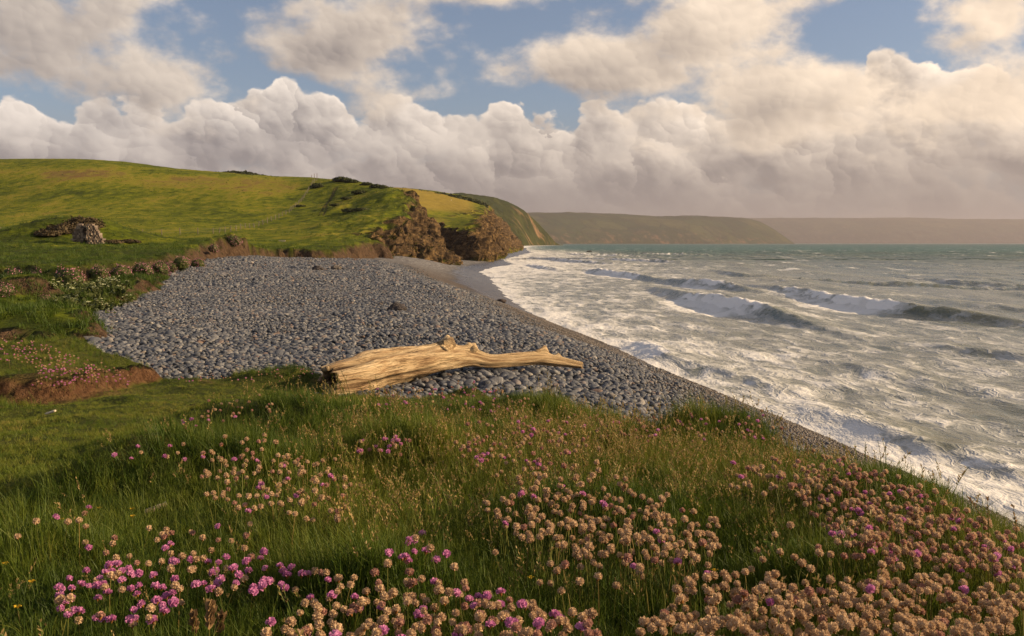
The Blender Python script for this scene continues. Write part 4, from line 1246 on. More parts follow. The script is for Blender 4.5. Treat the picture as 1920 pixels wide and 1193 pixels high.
GREENS = [(0.0, (0.024, 0.048, 0.006)), (0.25, (0.058, 0.098, 0.010)), (0.5, (0.125, 0.155, 0.015)), (0.72, (0.20, 0.185, 0.036)), (1.0, (0.36, 0.26, 0.085))]
M_BLADE = make_blade('grass_blade', GREENS)
M_SEED = make_blade('grass_seed', [(0, (0.20, 0.15, 0.05)), (0.6, (0.36, 0.25, 0.10)), (1, (0.42, 0.24, 0.10))])


def blades(r, nb, h0, h1, spread, w, lean, curl, segs=3):
    V, F = [], []
    for _ in range(nb):
        a = r.uniform(0, 6.283); rr = spread * math.sqrt(r.uniform()); x0, y0 = rr * math.cos(a), rr * math.sin(a)
        h = r.uniform(h0, h1); la = r.uniform(0, 6.283); ln = abs(r.normal(0, lean)); cu = abs(r.normal(0, curl))
        dx, dy = math.cos(la) * ln - 0.10, math.sin(la) * ln           # everything leans a little away from the sea wind
        wa = r.uniform(0, 6.283); wx_, wy_ = math.cos(wa) * w * .5, math.sin(wa) * w * .5
        n0 = len(V)
        for k in range(segs + 1):
            u = k / segs; z = h * (u - 0.22 * cu * u * u); o = h * (u * 0.35 + u * u * (0.5 + cu))
            ww = (1 - u) ** 0.7
            cx, cy = x0 + dx * o, y0 + dy * o
            if k == segs: V.append((cx, cy, z))
            else: V += [(cx - wx_ * ww, cy - wy_ * ww, z), (cx + wx_ * ww, cy + wy_ * ww, z)]
        for k in range(segs - 1):
            a0 = n0 + 2 * k; F += [(a0, a0 + 1, a0 + 3), (a0, a0 + 3, a0 + 2)]
        a0 = n0 + 2 * (segs - 1); F.append((a0, a0 + 1, a0 + 2))
    return V, F


def tuft_mesh(name, seed, *a, **k):
    V, F = blades(np.random.RandomState(seed), *a, **k)
    return new_mesh(name, np.array(V), np.array(F), smooth=True, mat=M_BLADE)


def seed_grass_mesh(seed, n=4, h0=.12, h1=.21):
    r = np.random.RandomState(seed); V, F, MI = [], [], []
    for _ in range(n):
        x0, y0 = r.normal(0, .025, 2); h = r.uniform(h0, h1); la = r.uniform(0, 6.283); ln = r.uniform(.05, .28)
        pt = lambda u: np.array([x0 + (math.cos(la) * ln - 0.10) * h * u * u, y0 + math.sin(la) * ln * h * u * u, h * u * (1 - .08 * u)])
        w = .0011; n0 = len(V)
        for k in range(5):
            p = pt(k / 4); V += [tuple(p + [-w, 0, 0]), tuple(p + [w, 0, 0])]
        for k in range(4):
            a0 = n0 + 2 * k; F += [(a0, a0 + 1, a0 + 3), (a0, a0 + 3, a0 + 2)]; MI += [0, 0]
        for k in range(r.randint(9, 16)):                              # spikelets
            u = r.uniform(.68, 1.0); p = pt(u); d = r.normal(0, 1, 3); d[2] = abs(d[2]) + .8; d /= np.linalg.norm(d)
            L = r.uniform(.007, .014); s_ = np.cross(d, r.normal(0, 1, 3)); s_ /= np.linalg.norm(s_); s_ *= .0022
            q0, q1 = p, p + d * L; n0 = len(V)
            V += [tuple(q0), tuple((q0 + q1) / 2 + s_), tuple(q1), tuple((q0 + q1) / 2 - s_)]
            F += [(n0, n0 + 1, n0 + 2), (n0, n0 + 2, n0 + 3)]; MI += [1, 1]
    return new_mesh('seed_grass', np.array(V), np.array(F), smooth=True, mats=[M_BLADE, M_SEED], mat_idx=MI)


LONG = [tuft_mesh('grass_tuft', 10 + i, 22, .04, .105, .030, .0034, .40, .5) for i in range(6)]
SHORT = [tuft_mesh('grass_tuft', 40 + i, 26, .015, .050, .035, .0030, .5, .5, segs=2) for i in range(4)]
FINE = [tuft_mesh('grass_tuft', 60 + i, 30, .06, .14, .035, .0022, .30, .6) for i in range(4)]
SEEDG = [seed_grass_mesh(80 + i) for i in range(5)]

LAWN = [(-400, 1010), (0, 955), (120, 915), (230, 868), (300, 832), (420, 790), (520, 757), (600, 742), (592, 716), (480, 698), (250, 712), (0, 768), (-400, 830)]


def turf_points(y0, y1, sp, pad=0.12):
    n = int((0.62 * 2 * (y0 + y1) / 2 + 0.8) * (y1 - y0) / sp ** 2)
    Y = rng.uniform(y0, y1, n); X = rng.uniform(-0.66 * y1 - .4, min(0.62 * y1 + .4, 2.2), n)
    k = (np.abs(X) < 0.66 * Y + 0.4) & (turf_in(X, Y) > -pad)
    return X[k], Y[k]


def ground_px(X, Y):
    q = project(np.stack([X, Y, tz(X, Y)], 1)); return q[:, 0], q[:, 1]


gP, gR, gS, gI, gT = [], [], [], [], []
PROT = LONG + SHORT + FINE + SEEDG
for y0, y1, sp in ((0.45, 1.6, .022), (1.6, 3.2, .026), (3.2, 5.5, .036), (5.5, 8.5, .052), (8.5, 14.5, .075)):
    X, Y = turf_points(y0, y1, sp)
    n = len(X); gxp, gyp = ground_px(X, Y)
    lawn = poly_sd(gxp, gyp, LAWN)[0]
    lw = sst(-12, 14, lawn + 14 * fbm(X * 1.5, Y * 1.5, 3, 2))
    gold = np.exp(-((gxp - 1100) / 330) ** 2 - ((gyp - 870) / 85) ** 2) + 0.8 * np.exp(-((gxp - 720) / 150) ** 2 - ((gyp - 930) / 80) ** 2) + 0.6 * np.exp(-((gxp - 1420) / 160) ** 2 - ((gyp - 930) / 90) ** 2)
    gold = np.clip(gold, 0, 1) + 0.35 * np.exp(-((gyp - 775) / 22) ** 2 - ((gxp - 560) / 260) ** 2)
    patch = fbm(X * 1.1, Y * 1.1, 15, 3)
    bank_e = poly_sd(X, Y, BANK)[0]
    bare = ((np.abs(bank_e) < 0.10) & (X > -8)) | ((bank_e < 0.05) & (bank_e > -0.5) & (Y < 10.2) & (X < -4.4) & (rng.uniform(size=n) < .85))
    worn_ = (fbm(X * 0.9, Y * 0.9, 33, 4) > 0.5) & (X < -1.7) & (rng.uniform(size=n) < .6)
    u = rng.uniform(size=n)
    kind = np.where(u < lw, 1, np.where(rng.uniform(size=n) < 0.40 + 0.3 * patch, 2, 0))
    sd_g = (rng.uniform(size=n) < np.clip(0.012 + 0.22 * gold, 0, .3)) & (kind != 1)
    kind = np.where(sd_g, 3, kind)
    i_ = np.where(kind == 0, rng.randint(0, 6, n), np.where(kind == 1, 6 + rng.randint(0, 4, n), np.where(kind == 2, 10 + rng.randint(0, 4, n), 14 + rng.randint(0, 5, n))))
    s_ = rng.uniform(.65, 1.15, n) * (1 + 0.25 * patch) * np.where(kind == 1, 0.85, 1.0) * np.where(Y > 7, .8, 1)
    hum = np.zeros(n)
    for hx, hy, rr, hh in HUMPS: hum = np.maximum(hum, np.exp(-(((X - hx) / rr) ** 2 + ((Y - hy) / rr) ** 2) * 1.6))
    s_ = s_ * (1 + 0.35 * hum * (kind != 1)) * np.where(kind == 1, 1, 0.62 + 0.38 * sst(0.4, 2.0, Y))
    onbank = (bank_e > 0)
    s_ = s_ * np.where((gxp > 585) & (gxp < 1010) & (gyp < 765) & (gyp > 690), .6, 1.0)
    s_ = np.where(onbank & (kind != 1), s_ * 0.75, s_)
    ti = 0.30 + 0.26 * patch + 0.27 * gold + rng.normal(0, .10, n) - 0.10 * hum + np.where(kind == 1, .17, 0) + np.where(onbank, .12, 0)
    k = ~(bare | worn_)
    gP.append(np.stack([X, Y, tz(X, Y) - .004], 1)[k]); gR.append(np.stack([rng.normal(0, .16, n), rng.normal(0, .16, n), rng.normal(0, 1.3, n)], 1)[k]); gS.append(s_[k]); gI.append(i_[k]); gT.append(np.clip(ti, 0, 1)[k])
scatter('meadow_grass', PROT, np.concatenate(gP), np.concatenate(gR), np.concatenate(gS), np.concatenate(gI), 'long green and golden grass of the near turf', 'grass', np.concatenate(gT))


# ---- thrift
def make_petal(name, a, b_, trans):
    m, t, b = mat(name)
    r = rnd(t)
    g = t.nodes.new('ShaderNodeNewGeometry')
    ri = NX(t, g.outputs['Random Per Island'])
    c = mixc(t, r * 0.6 + ri * 0.4, a, b_)
    setc(t, b, 'Base Color', c); b.inputs['Roughness'].default_value = 0.8; b.inputs['Specular IOR Level'].default_value = 0.1
    tr = t.nodes.new('ShaderNodeBsdfTranslucent'); t.links.new(c, tr.inputs['Color'])
    mx = t.nodes.new('ShaderNodeMixShader'); mx.inputs[0].default_value = trans
    t.links.new(b.outputs[0], mx.inputs[1]); t.links.new(tr.outputs[0], mx.inputs[2]); t.links.new(mx.outputs[0], t.nodes['Material Output'].inputs['Surface'])
    return m


M_FADED = make_petal('faded_petal', (0.42, 0.275, 0.165), (0.68, 0.50, 0.315), .30)
M_PINK = make_petal('pink_petal', (0.50, 0.16, 0.36), (0.72, 0.33, 0.54), .35)
M_MID = make_petal('mauve_petal', (0.38, 0.20, 0.155), (0.54, 0.32, 0.24), .30)
M_SHEATH = make_petal('sheath', (0.24, 0.10, 0.03), (0.36, 0.17, 0.05), .3)
M_STEM = make_blade('flower_stem', [(0, (0.075, 0.095, 0.015)), (.7, (0.15, 0.155, 0.03)), (1, (0.24, 0.17, 0.05))], inst=False)


def head_arrays(seed, flat, npet, plen, pw):
    """Thrift head: a small dome packed with papery petals, brown sheath below. z = 0 at the stem tip."""
    r = np.random.RandomState(seed); V, F, MI = [], [], []
    v, f = ico(1); R0 = .0078
    V += [tuple(p) for p in (v * R0 * np.array([1, 1, flat]) + [0, 0, .006])]; F += [tuple(q) for q in f]; MI += [0] * len(f)
    ga = 2.39996
    for i in range(npet):
        zc = 1 - 1.62 * (i + .5) / npet; a = i * ga + r.normal(0, .2)
        s = math.sqrt(max(0, 1 - zc * zc)); d = np.array([s * math.cos(a), s * math.sin(a), zc * flat]); d /= np.linalg.norm(d)
        base = d * R0 * .8 * np.array([1, 1, flat]) + [0, 0, .006]
        dd = d + r.normal(0, .22, 3); dd /= np.linalg.norm(dd); L = plen * r.uniform(.75, 1.2)
        side = np.cross(dd, r.normal(0, 1, 3)); side /= np.linalg.norm(side); side *= pw * r.uniform(.7, 1.2)
        nrm_ = np.cross(dd, side)
        n0 = len(V); tip = base + dd * L
        V += [tuple(base), tuple(base + dd * L * .65 + side), tuple(tip + nrm_ * .15), tuple(base + dd * L * .65 - side)]
        F += [(n0, n0 + 1, n0 + 2), (n0, n0 + 2, n0 + 3)]; MI += [0, 0]
    n0 = len(V)
    for k in range(6):
        a = k * math.pi / 3; V.append((.0062 * math.cos(a), .0062 * math.sin(a), .0015))
    V.append((0, 0, -.007)); V.append((0, 0, .003))
    for k in range(6): F += [(n0 + k, n0 + 6, n0 + (k + 1) % 6), (n0 + k, n0 + (k + 1) % 6, n0 + 7)]; MI += [1, 1]
    return np.array(V), np.array(F), MI


def stem_arrays(seed, h=1.0):
    r = np.random.RandomState(seed); a = r.uniform(0, 6.283); ln = r.uniform(.02, .18); V, F = [], []
    for k in range(6):
        u = k / 5; x = (math.cos(a) * ln - .04) * u * u; y = math.sin(a) * ln * u * u
        for j in range(3):
            t_ = j * 2.094; V.append((x, y, u)); 
    V = np.array(V).reshape(6, 3, 3)
    off = np.array([[math.cos(j * 2.094), math.sin(j * 2.094), 0] for j in range(3)])
    tip = V[-1, 0].copy()
    for k in range(5):
        for j in range(3):
            a0, a1 = k * 3 + j, k * 3 + (j + 1) % 3; F += [(a0, a1, a1 + 3), (a0, a1 + 3, a0 + 3)]
    return V, off, np.array(F), tip


HEADS = {}
for kind, mt, flat, npet, plen, pw in (('faded', M_FADED, .95, 74, .0062, .0026), ('mid', M_MID, .92, 64, .0060, .0030), ('pink', M_PINK, .72, 46, .0072, .0042)):
    HEADS[kind] = []
    for q in range(4):
        v, f, mi = head_arrays(500 + q * 7 + len(kind), flat * (0.9 + .06 * q), npet, plen, pw)
        HEADS[kind].append((new_mesh('flower_head', v, f, smooth=False, mats=[mt, M_SHEATH], mat_idx=mi), v, f, mi, mt))
STEMS = []
for q in range(5):
    V, off, F, tip = stem_arrays(600 + q)
    # unit height; thickness is for a stem of 0.2 m
    STEMS.append((new_mesh('stem', (V + off[None] * .0011).reshape(-1, 3), F, mat=M_STEM), V, off, F, tip))

# clumps: name, where the heads stand in the photograph (outline), number, height of stem, share of kinds (faded, mid, pink), words
CL = [
    ('bottom right', [(1225, 1165), (1300, 1085), (1390, 1110), (1470, 1095), (1560, 1110), (1680, 1068), (1760, 1095), (1850, 1105), (1925, 1120), (1925, 1240), (1205, 1240)], 560, .17, (.95, .03, .02), 'in the dense clump along the bottom right edge'),
    ('bottom centre', [(490, 1215), (560, 1150), (640, 1095), (740, 1075), (820, 1085), (890, 1105), (960, 1125), (1000, 1150), (1120, 1150), (1135, 1230), (480, 1240)], 270, .16, (.66, .16, .18), 'in the mixed clump at the bottom centre'),
    ('middle', [(918, 965), (985, 905), (1070, 893), (1130, 895), (1190, 920), (1260, 935), (1335, 985), (1338, 1025), (1260, 1055), (1190, 1050), (1110, 1040), (1030, 1025), (960, 1005)], 310, .20, (.92, .055, .025), 'in the round clump right of the centre'),
    ('seaward bank', [(1540, 850), (1640, 885), (1740, 940), (1830, 985), (1925, 1010), (1925, 1085), (1760, 1060), (1600, 1045), (1560, 985), (1500, 930)], 520, .15, (.60, .33, .07), 'on the bank edge above the surf at right'),
    ('tall group', [(1370, 870), (1400, 858), (1470, 865), (1535, 885), (1540, 925), (1470, 910), (1390, 900)], 52, .22, (.85, .10, .05), 'in the tall group before the dark tussock'),
    ('behind middle', [(850, 845), (900, 800), (960, 775), (1010, 790), (1110, 830), (1120, 860), (1040, 880), (930, 870)], 120, .17, (.55, .30, .15), 'in the loose patch beyond the round clump'),
    ('left of middle', [(370, 850), (430, 825), (520, 832), (620, 870), (660, 920), (650, 960), (560, 970), (460, 955), (380, 905)], 150, .16, (.70, .20, .10), 'on the slope left of the centre'),
    ('bottom left', [(80, 1120), (150, 1060), (260, 1045), (380, 1035), (500, 1050), (610, 1055), (620, 1085), (500, 1115), (380, 1110), (290, 1165), (200, 1170), (100, 1150)], 135, .11, (.22, .10, .68), 'in the open patch at the bottom left'),
    ('pink bunch', [(725, 1030), (770, 1000), (860, 1030), (850, 1055), (740, 1060)], 16, .13, (.15, .15, .70), 'in the small bunch left of the round clump'),
    ('right singles', [(1360, 1075), (1480, 1000), (1600, 1050), (1560, 1080), (1420, 1085)], 16, .18, (.8, .1, .1), 'standing singly between the two right clumps'),
    ('low centre', [(1000, 1060), (1340, 1060), (1300, 1090), (1160, 1120), (1000, 1110)], 14, .16, (.6, .2, .2), 'standing singly below the round clump'),
    ('left slope', [(160, 1020), (300, 985), (420, 990), (470, 1010), (330, 1040), (190, 1050)], 26, .11, (.6, .2, .2), 'in the scatter above the bottom left patch'),
    ('far left singles', [(70, 960), (130, 930), (210, 940), (150, 1000), (5, 1030)], 8, .13, (.5, .2, .3), 'standing singly at the far left'),
    ('turf singles', [(180, 850), (340, 820), (360, 870), (200, 870)], 10, .10, (.5, .2, .3), 'on the short turf by the dark hollow'),
    ('upper left', [(320, 790), (430, 745), (500, 740), (510, 765), (370, 800)], 30, .10, (.5, .3, .2), 'on the grassy ridge below the pebbles'),
    ('centre left', [(660, 830), (780, 820), (780, 850), (670, 850)], 26, .12, (.2, .2, .6), 'in the thin row near the centre'),
    ('log foot', [(690, 735), (790, 712), (900, 722), (1000, 750), (990, 775), (860, 765), (700, 755)], 120, .10, (.45, .30, .25), 'along the turf edge below the driftwood'),
    ('beach edge', [(960, 780), (1080, 775), (1200, 790), (1420, 780), (1480, 810), (1400, 825), (1150, 815), (1000, 805)], 120, .13, (.5, .3, .2), 'along the turf edge beside the pebbles'),
    ('bank top', [(-60, 635), (60, 645), (140, 668), (240, 705), (245, 718), (120, 700), (20, 672), (-60, 660)], 240, .09, (.30, .25, .45), 'on the top of the eroded bank at left'),
    ('bank side', [(60, 695), (160, 690), (200, 705), (130, 722), (70, 715)], 70, .09, (.25, .15, .60), 'on the side of the eroded bank at left'),
    ('log end', [(480, 700), (550, 688), (590, 700), (560, 712), (500, 712)], 30, .10, (.5, .3, .2), 'beside the hollow end of the driftwood'),
    ('edge left', [(330, 712), (480, 705), (480, 714), (340, 718)], 26, .08, (.4, .3, .3), 'along the left edge of the pebbles'),
]
FL = []            # position, height, kind, clump
Ys = np.linspace(0.7, 15, 1600)
for ci, (nm, poly, cnt, hgt, share, words) in enumerate(CL):
    xs = [p[0] for p in poly]; ys = [p[1] for p in poly]; got = 0; tries = 0
    taken = []
    while got < cnt and tries < cnt * 40:
        tries += 1
        px, py = random.uniform(min(xs), max(xs)), random.uniform(min(ys), max(ys))
        if poly_sd(np.array(px), np.array(py), poly)[0] < -rng.exponential(4): continue
        h = hgt * random.uniform(.78, 1.2)
        a = at(px, py, 1.0)
        X = a[0] * Ys; g = tz(X, Ys) + h; z = ZC + (a[2] - ZC) * Ys
        k = int(np.argmax(z < g))
        if k == 0 or turf_in(X[k], Ys[k]) < -0.1: continue
        if any((X[k] - q[0]) ** 2 + (Ys[k] - q[1]) ** 2 < (.0145 if hgt > .1 else .018) ** 2 for q in taken): continue
        taken.append((X[k], Ys[k]))
        kd = np.searchsorted(np.cumsum(share), random.random() * .9999)
        FL.append((X[k], Ys[k], float(tz(X[k], Ys[k])), h, ('faded', 'mid', 'pink')[min(kd, 2)], ci, px, py)); got += 1
KN = {'faded': ('faded_thrift_flower', 'faded tan thrift flower'), 'mid': ('mauve_thrift_flower', 'dull mauve thrift flower'), 'pink': ('pink_thrift_flower', 'bright pink thrift flower')}
for kd in ('faded', 'mid', 'pink'):
    mine = [f for f in FL if f[4] == kd]
    mine.sort(key=lambda f: f[1] + (100 if not (0 < f[6] < 1920 and f[7] < 1190) else 0))
    top = mine[:300]
    cut = {}
    for c_ in range(len(CL)):
        g_ = [f for f in top if f[5] == c_]
        if len(g_) > 8:
            xs_ = sorted(f[6] for f in g_); ys_ = sorted(f[1] for f in g_); L_ = len(g_)
            nx_ = 3 if L_ < 60 else 5
            cut[c_] = ([xs_[L_ * i // nx_] for i in range(1, nx_)], [ys_[L_ // 3], ys_[2 * L_ // 3]] if L_ >= 60 else [ys_[L_ // 2]])
    for f in top:
        X, Y, z, h, _, ci, fx_, _ = f
        place = ''
        if ci in cut:
            ix_ = sum(fx_ >= q for q in cut[ci][0]); iy_ = sum(Y >= q for q in cut[ci][1])
            wx_ = ('left', 'middle', 'right') if len(cut[ci][0]) == 2 else ('far left', 'left', 'middle', 'right', 'far right')
            wy_ = ('front', 'back') if len(cut[ci][1]) == 1 else ('front', 'centre', 'back')
            place = ', %s %s' % (wx_[ix_], wy_[iy_])
        e = add(KN[kd][0], None, label=KN[kd][1] + ' ' + CL[ci][5] + place, cat='flower', group='%s thrift %s%s' % (kd, CL[ci][5], place), loc=(X, Y, z - .005), rot=(0, 0, random.uniform(-.9, .9)))
        q = random.randrange(5); tip = STEMS[q][4]; w = random.uniform(.9, 1.25)
        s_ = add('stem', STEMS[q][0], parent=e, scl=(h, h, h))
        s_.scale = (max(h, .12), max(h, .12), h)
        hs = random.uniform(.66, .98)
        hd = add('flower_head', HEADS[kd][random.randrange(4)][0], parent=e, loc=(tip[0] * s_.scale[0], tip[1] * s_.scale[1], h), rot=(random.gauss(0, .28), random.gauss(-.1, .28), random.uniform(0, 6.28)), scl=(hs, hs, hs))
    more = mine[300:]
    if more:
        pr = []
        for q in range(20):
            _, v, f, mi, mt = HEADS[kd][q % 4]; _, V, off, F, tip = STEMS[q % 5]
            H = (.09, .13, .17, .21)[q // 5]
            sv = (V * H + off[None] * .0011).reshape(-1, 3)
            pr.append(new_mesh('thrift', np.concatenate([sv, v * .84 + tip * H]), np.concatenate([F, f + len(sv)]), smooth=False, mats=[mt, M_SHEATH, M_STEM], mat_idx=[2] * len(F) + mi))
        A = np.array([f[:4] for f in more]); n = len(A)
        hq = np.argmin(np.abs(A[:, 3][:, None] - np.array([.09, .13, .17, .21])[None]), 1); sc = rng.uniform(.86, 1.12, n)
        scatter(KN[kd][0] + '_mass', pr, A[:, :3] - [0, 0, .004], np.stack([rng.normal(0, .1, n), rng.normal(0, .1, n), rng.uniform(-1, 1, n)], 1), sc, hq * 5 + rng.randint(0, 5, n), 'many more small %ss over the turf' % KN[kd][1], 'flowers')

# ------------------------------------------------------------------ growth on the banks
def land_at(X, Y):
    X, Y = np.atleast_1d(np.asarray(X, float)), np.atleast_1d(np.asarray(Y, float))
    return land_z(X, Y)[0]


def on_land(px, Y):
    x = (px - 960) / FPX * Y
    return x, Y, float(land_at(x, Y)[0])


TUSS = [tuft_mesh('tussock', 900 + i, 34, .10, .30, .16, .014, .45, .6) for i in range(5)]
LOWT = [tuft_mesh('tussock', 920 + i, 40, .05, .13, .16, .011, .6, .6, segs=2) for i in range(3)]
bp, brr, bs, bi, btt = [], [], [], [], []
# low bank
X = rng.uniform(-26, -7, 26000); Y = rng.uniform(15, 44, 26000)
k = (np.abs(X) < .66 * Y + 1) & (poly_sd(X, Y, LOWB)[0] > 0.0) & (poly_sd(X, Y, FOOTW)[0] < 0.3)
X, Y = X[k], Y[k]; Z, sdq = low_bank_z(X, Y)
k = rng.uniform(size=len(X)) < 0.35 + 0.5 * sst(-0.3, 0.3, fbm(X * .5, Y * .5, 77, 3))
X, Y, Z = X[k], Y[k], Z[k]; n = len(X)
bp.append(np.stack([X, Y, Z - .03], 1)); bs.append(rng.uniform(.55, 1.1, n)); bi.append(rng.randint(3, 8, n)); btt.append(np.clip(.10 + .24 * fbm(X * .4, Y * .4, 5, 3) + rng.normal(0, .08, n), 0, 1))
# upper land behind the scarp, thinning with distance
for y0, y1, cnt, sc in ((33, 60, 24000, 1.0), (60, 100, 15000, 1.3), (100, 170, 14000, 1.7), (170, 330, 16000, 2.4), (171, 345, 15000, 1.9)):
    Y = rng.uniform(y0, y1, cnt); pxq = rng.uniform(-150, 780, cnt); X = (pxq - 960) / FPX * Y
    Z, rk, er, sdq, _ = land_z(X, Y)
    pat = fbm(X * .22, Y * .16, 81, 3)
    keep = (sdq > 0.25) & (rk < .3) & (rng.uniform(size=cnt) < (0.30 + 0.45 * pat) * (1 - .75 * er))
    if y0 == 100: keep &= (pxq > 560) | (Y < 150)
    if y0 == 170: keep &= (pxq > 595)
    if y0 == 171: keep &= (pxq < 590)
    X, Y, Z, pat = X[keep], Y[keep], Z[keep], pat[keep]; n = len(X)
    bp.append(np.stack([X, Y, Z - .05], 1)); bs.append(sc * rng.uniform(.5, 1.1, n)); bi.append(np.where(rng.uniform(size=n) < .4, rng.randint(0, 5, n), rng.randint(5, 8, n)))
    btt.append(np.clip((.12 if y1 < 110 else .30) + .25 * pat + rng.normal(0, .08, n), 0, 1))
n = sum(len(q) for q in bp)
scatter('bank_grass', TUSS + LOWT, np.concatenate(bp), np.stack([rng.normal(0, .15, n), rng.normal(0, .15, n), rng.normal(0, .7, n)], 1), np.concatenate(bs), np.concatenate(bi), 'rough tussocky grass on the banks behind the beach', 'grass', np.concatenate(btt))


def make_leaf(name, a, b_):
    m, t, b = mat(name)
    g = t.nodes.new('ShaderNodeNewGeometry'); ri = NX(t, g.outputs['Random Per Island'])
    c = mixc(t, ri * .7 + rnd(t) * .3, a, b_)
    setc(t, b, 'Base Color', c); b.inputs['Roughness'].default_value = .7; b.inputs['Specular IOR Level'].default_value = .2
    return m


M_SCRUB = make_leaf('scrub_leaf', (0.014, 0.022, 0.006), (0.060, 0.068, 0.016))
M_HEATH = make_leaf('heath_leaf', (0.030, 0.022, 0.012), (0.090, 0.066, 0.030))
M_CUSH = make_leaf('cushion_leaf', (0.020, 0.032, 0.008), (0.075, 0.085, 0.020))
M_BLOOM = make_leaf('cushion_bloom', (0.28, 0.10, 0.15), (0.52, 0.25, 0.32))
M_UMBEL = make_leaf('white_umbel', (0.28, 0.30, 0.12), (0.55, 0.56, 0.34))


def leaf_cloud(name, seed, nl, size, fill, material, rx=1, ry=1, rz=.8, dome=False):
    r = np.random.RandomState(seed); d = r.normal(0, 1, (nl, 3)); d /= np.linalg.norm(d, axis=1)[:, None]
    if dome: d[:, 2] = np.abs(d[:, 2])
    k = (1 + .32 * fbm(d[:, 0] * 1.6 + seed, d[:, 1] * 1.6, d[:, 2] * 1.6, 3)) * r.uniform(fill, 1, nl) ** .5
    c = d * k[:, None] * np.array([rx, ry, rz])
    u = np.cross(d + r.normal(0, .6, (nl, 3)), r.normal(0, 1, (nl, 3))); u /= np.linalg.norm(u, axis=1)[:, None]
    w = np.cross(u, d + r.normal(0, .5, (nl, 3))); w /= np.linalg.norm(w, axis=1)[:, None]
    s_ = size * r.uniform(.6, 1.3, nl)[:, None]
    V = np.stack([c - u * s_, c + w * s_ * .55, c + u * s_, c - w * s_ * .55], 1).reshape(-1, 3)
    return new_mesh(name, V, np.arange(nl * 4).reshape(-1, 4), smooth=False, mat=material)


def core(name, seed, material, rx, ry, rz, dome=False):
    v, f = ico(3); k = .86 * (1 + .30 * fbm(v[:, 0] * 1.6 + seed, v[:, 1] * 1.6, v[:, 2] * 1.6, 3))
    q = v * k[:, None] * np.array([rx, ry, rz])
    if dome: q[:, 2] = np.where(q[:, 2] < 0, q[:, 2] * .3, q[:, 2])
    return new_mesh(name, q, f, mat=material)


def scrub_bush(px, Y, wid, hgt, label, seed, name='gorse_bush'):
    x, y, z = on_land(px, Y)
    o = add(name, None, label=label, cat='bush', group='gorse and scrub on the cliff top' if name == 'gorse_bush' else 'low bushes round the ruin', loc=(x, y, z + hgt * .1))
    add('branches', core('branches', seed, M_SCRUB if name == 'gorse_bush' else M_HEATH, wid * .46, wid * .38, hgt * .42, True), parent=o)
    add('foliage', leaf_cloud('foliage', seed, 700, wid * .055, .55, M_SCRUB if name == 'gorse_bush' else M_HEATH, wid * .5, wid * .42, hgt * .5, True), parent=o)


for i, (px, Y, w, h, lb) in enumerate(((597, 296, 4.5, 2.4, 'dark round bush beside the top of the field fence'), (645, 304, 7, 2.4, 'wide dark bush on the highest point of the cliff top'), (662, 300, 5, 1.8, 'dark bush right of the highest point of the cliff top'),
                                       (676, 270, 5, 1.8, 'low bush on the slope below the cliff top bushes'), (708, 280, 4.5, 2.0, 'dark bush close to the top edge of the brown cliff'), (720, 274, 3.5, 1.8, 'small bush on the very rim of the brown cliff'),
                                       (662, 236, 5.5, 1.6, 'dark scrub halfway down the slope beside the cliff'), (680, 232, 4.5, 1.4, 'low scrub nearest the brown cliff on the middle slope'), (566, 262, 3.4, 1.0, 'flat dark shrub beside the fence on the green slope'),
                                       (630, 250, 3.0, 1.2, 'small shrub in the middle of the slope above the earth scar'), (690, 290, 4.0, 1.6, 'bush between the summit and the cliff rim'), (652, 262, 3.6, 1.4, 'shrub below the wide summit bush'))):
    scrub_bush(px, Y, w, h, lb, 30 + i)

for i, (px, Y, w, h, lb) in enumerate(((112, 78, 2.6, 1.3, 'dark heathery bush left of the ruin'), (128, 78.5, 2.0, 1.5, 'dark bush touching the left wall of the ruin'), (92, 77, 2.2, .9, 'low brown bush on the left flank of the mound'),
                                       (212, 78, 2.0, .5, 'low bush right of the ruin'), (245, 80, 2.0, .45, 'low bush on the right flank of the mound'), (150, 80, 2.4, 1.9, 'brown growth on top of the mound behind the ruin'), (176, 81, 2.2, 1.7, 'grassy growth behind the right wall of the ruin'))):
    scrub_bush(px, Y, w, h, lb, 50 + i, 'low_bush')

# woods and hedges on the skyline read as one dark mass each
BUSHP = [leaf_cloud('crown', 70 + i, 420, .20, .35, M_SCRUB, 1, 1, .75, True) for i in range(4)]
P_, S_ = [], []
for i in range(150):
    px = 330 + 205 * rng.beta(1.8, 1.3); Y = rng.uniform(395, 440); x = (px - 960) / FPX * Y
    top = np.interp(px, [330, 380, 400, 440, 470, 500, 535], [318.5, 321, 324, 320, 321, 328, 333])
    zt = at(px, top + rng.uniform(0, 3), Y)[2]; s_ = rng.uniform(1.6, 3.0)
    P_.append((x, Y, zt - s_ * .75)); S_.append(s_)
n = len(P_)
scatter('skyline_wood', BUSHP, P_, np.stack([0 * np.zeros(n), np.zeros(n), rng.uniform(0, 6, n)], 1), np.array(S_), rng.randint(0, 4, n), 'dark wood showing over the top of the green hill', 'wood')
P_, S_ = [], []
for i in range(170):
    px = rng.uniform(715, 905); Y = rng.uniform(462, 490); x = (px - 960) / FPX * Y
    top = np.interp(px, [715, 745, 800, 850, 880, 905], [349, 351.5, 357, 364, 370, 378])
    zt = at(px, top + rng.uniform(0, 5), Y)[2]; s_ = rng.uniform(1.8, 3.2)
    P_.append((x, Y, zt - s_ * .75)); S_.append(s_)
n = len(P_)
scatter('hedge', BUSHP, P_, np.stack([np.zeros(n), np.zeros(n), rng.uniform(0, 6, n)], 1), np.array(S_), rng.randint(0, 4, n), 'long dark hedge along the top of the golden field', 'hedge')

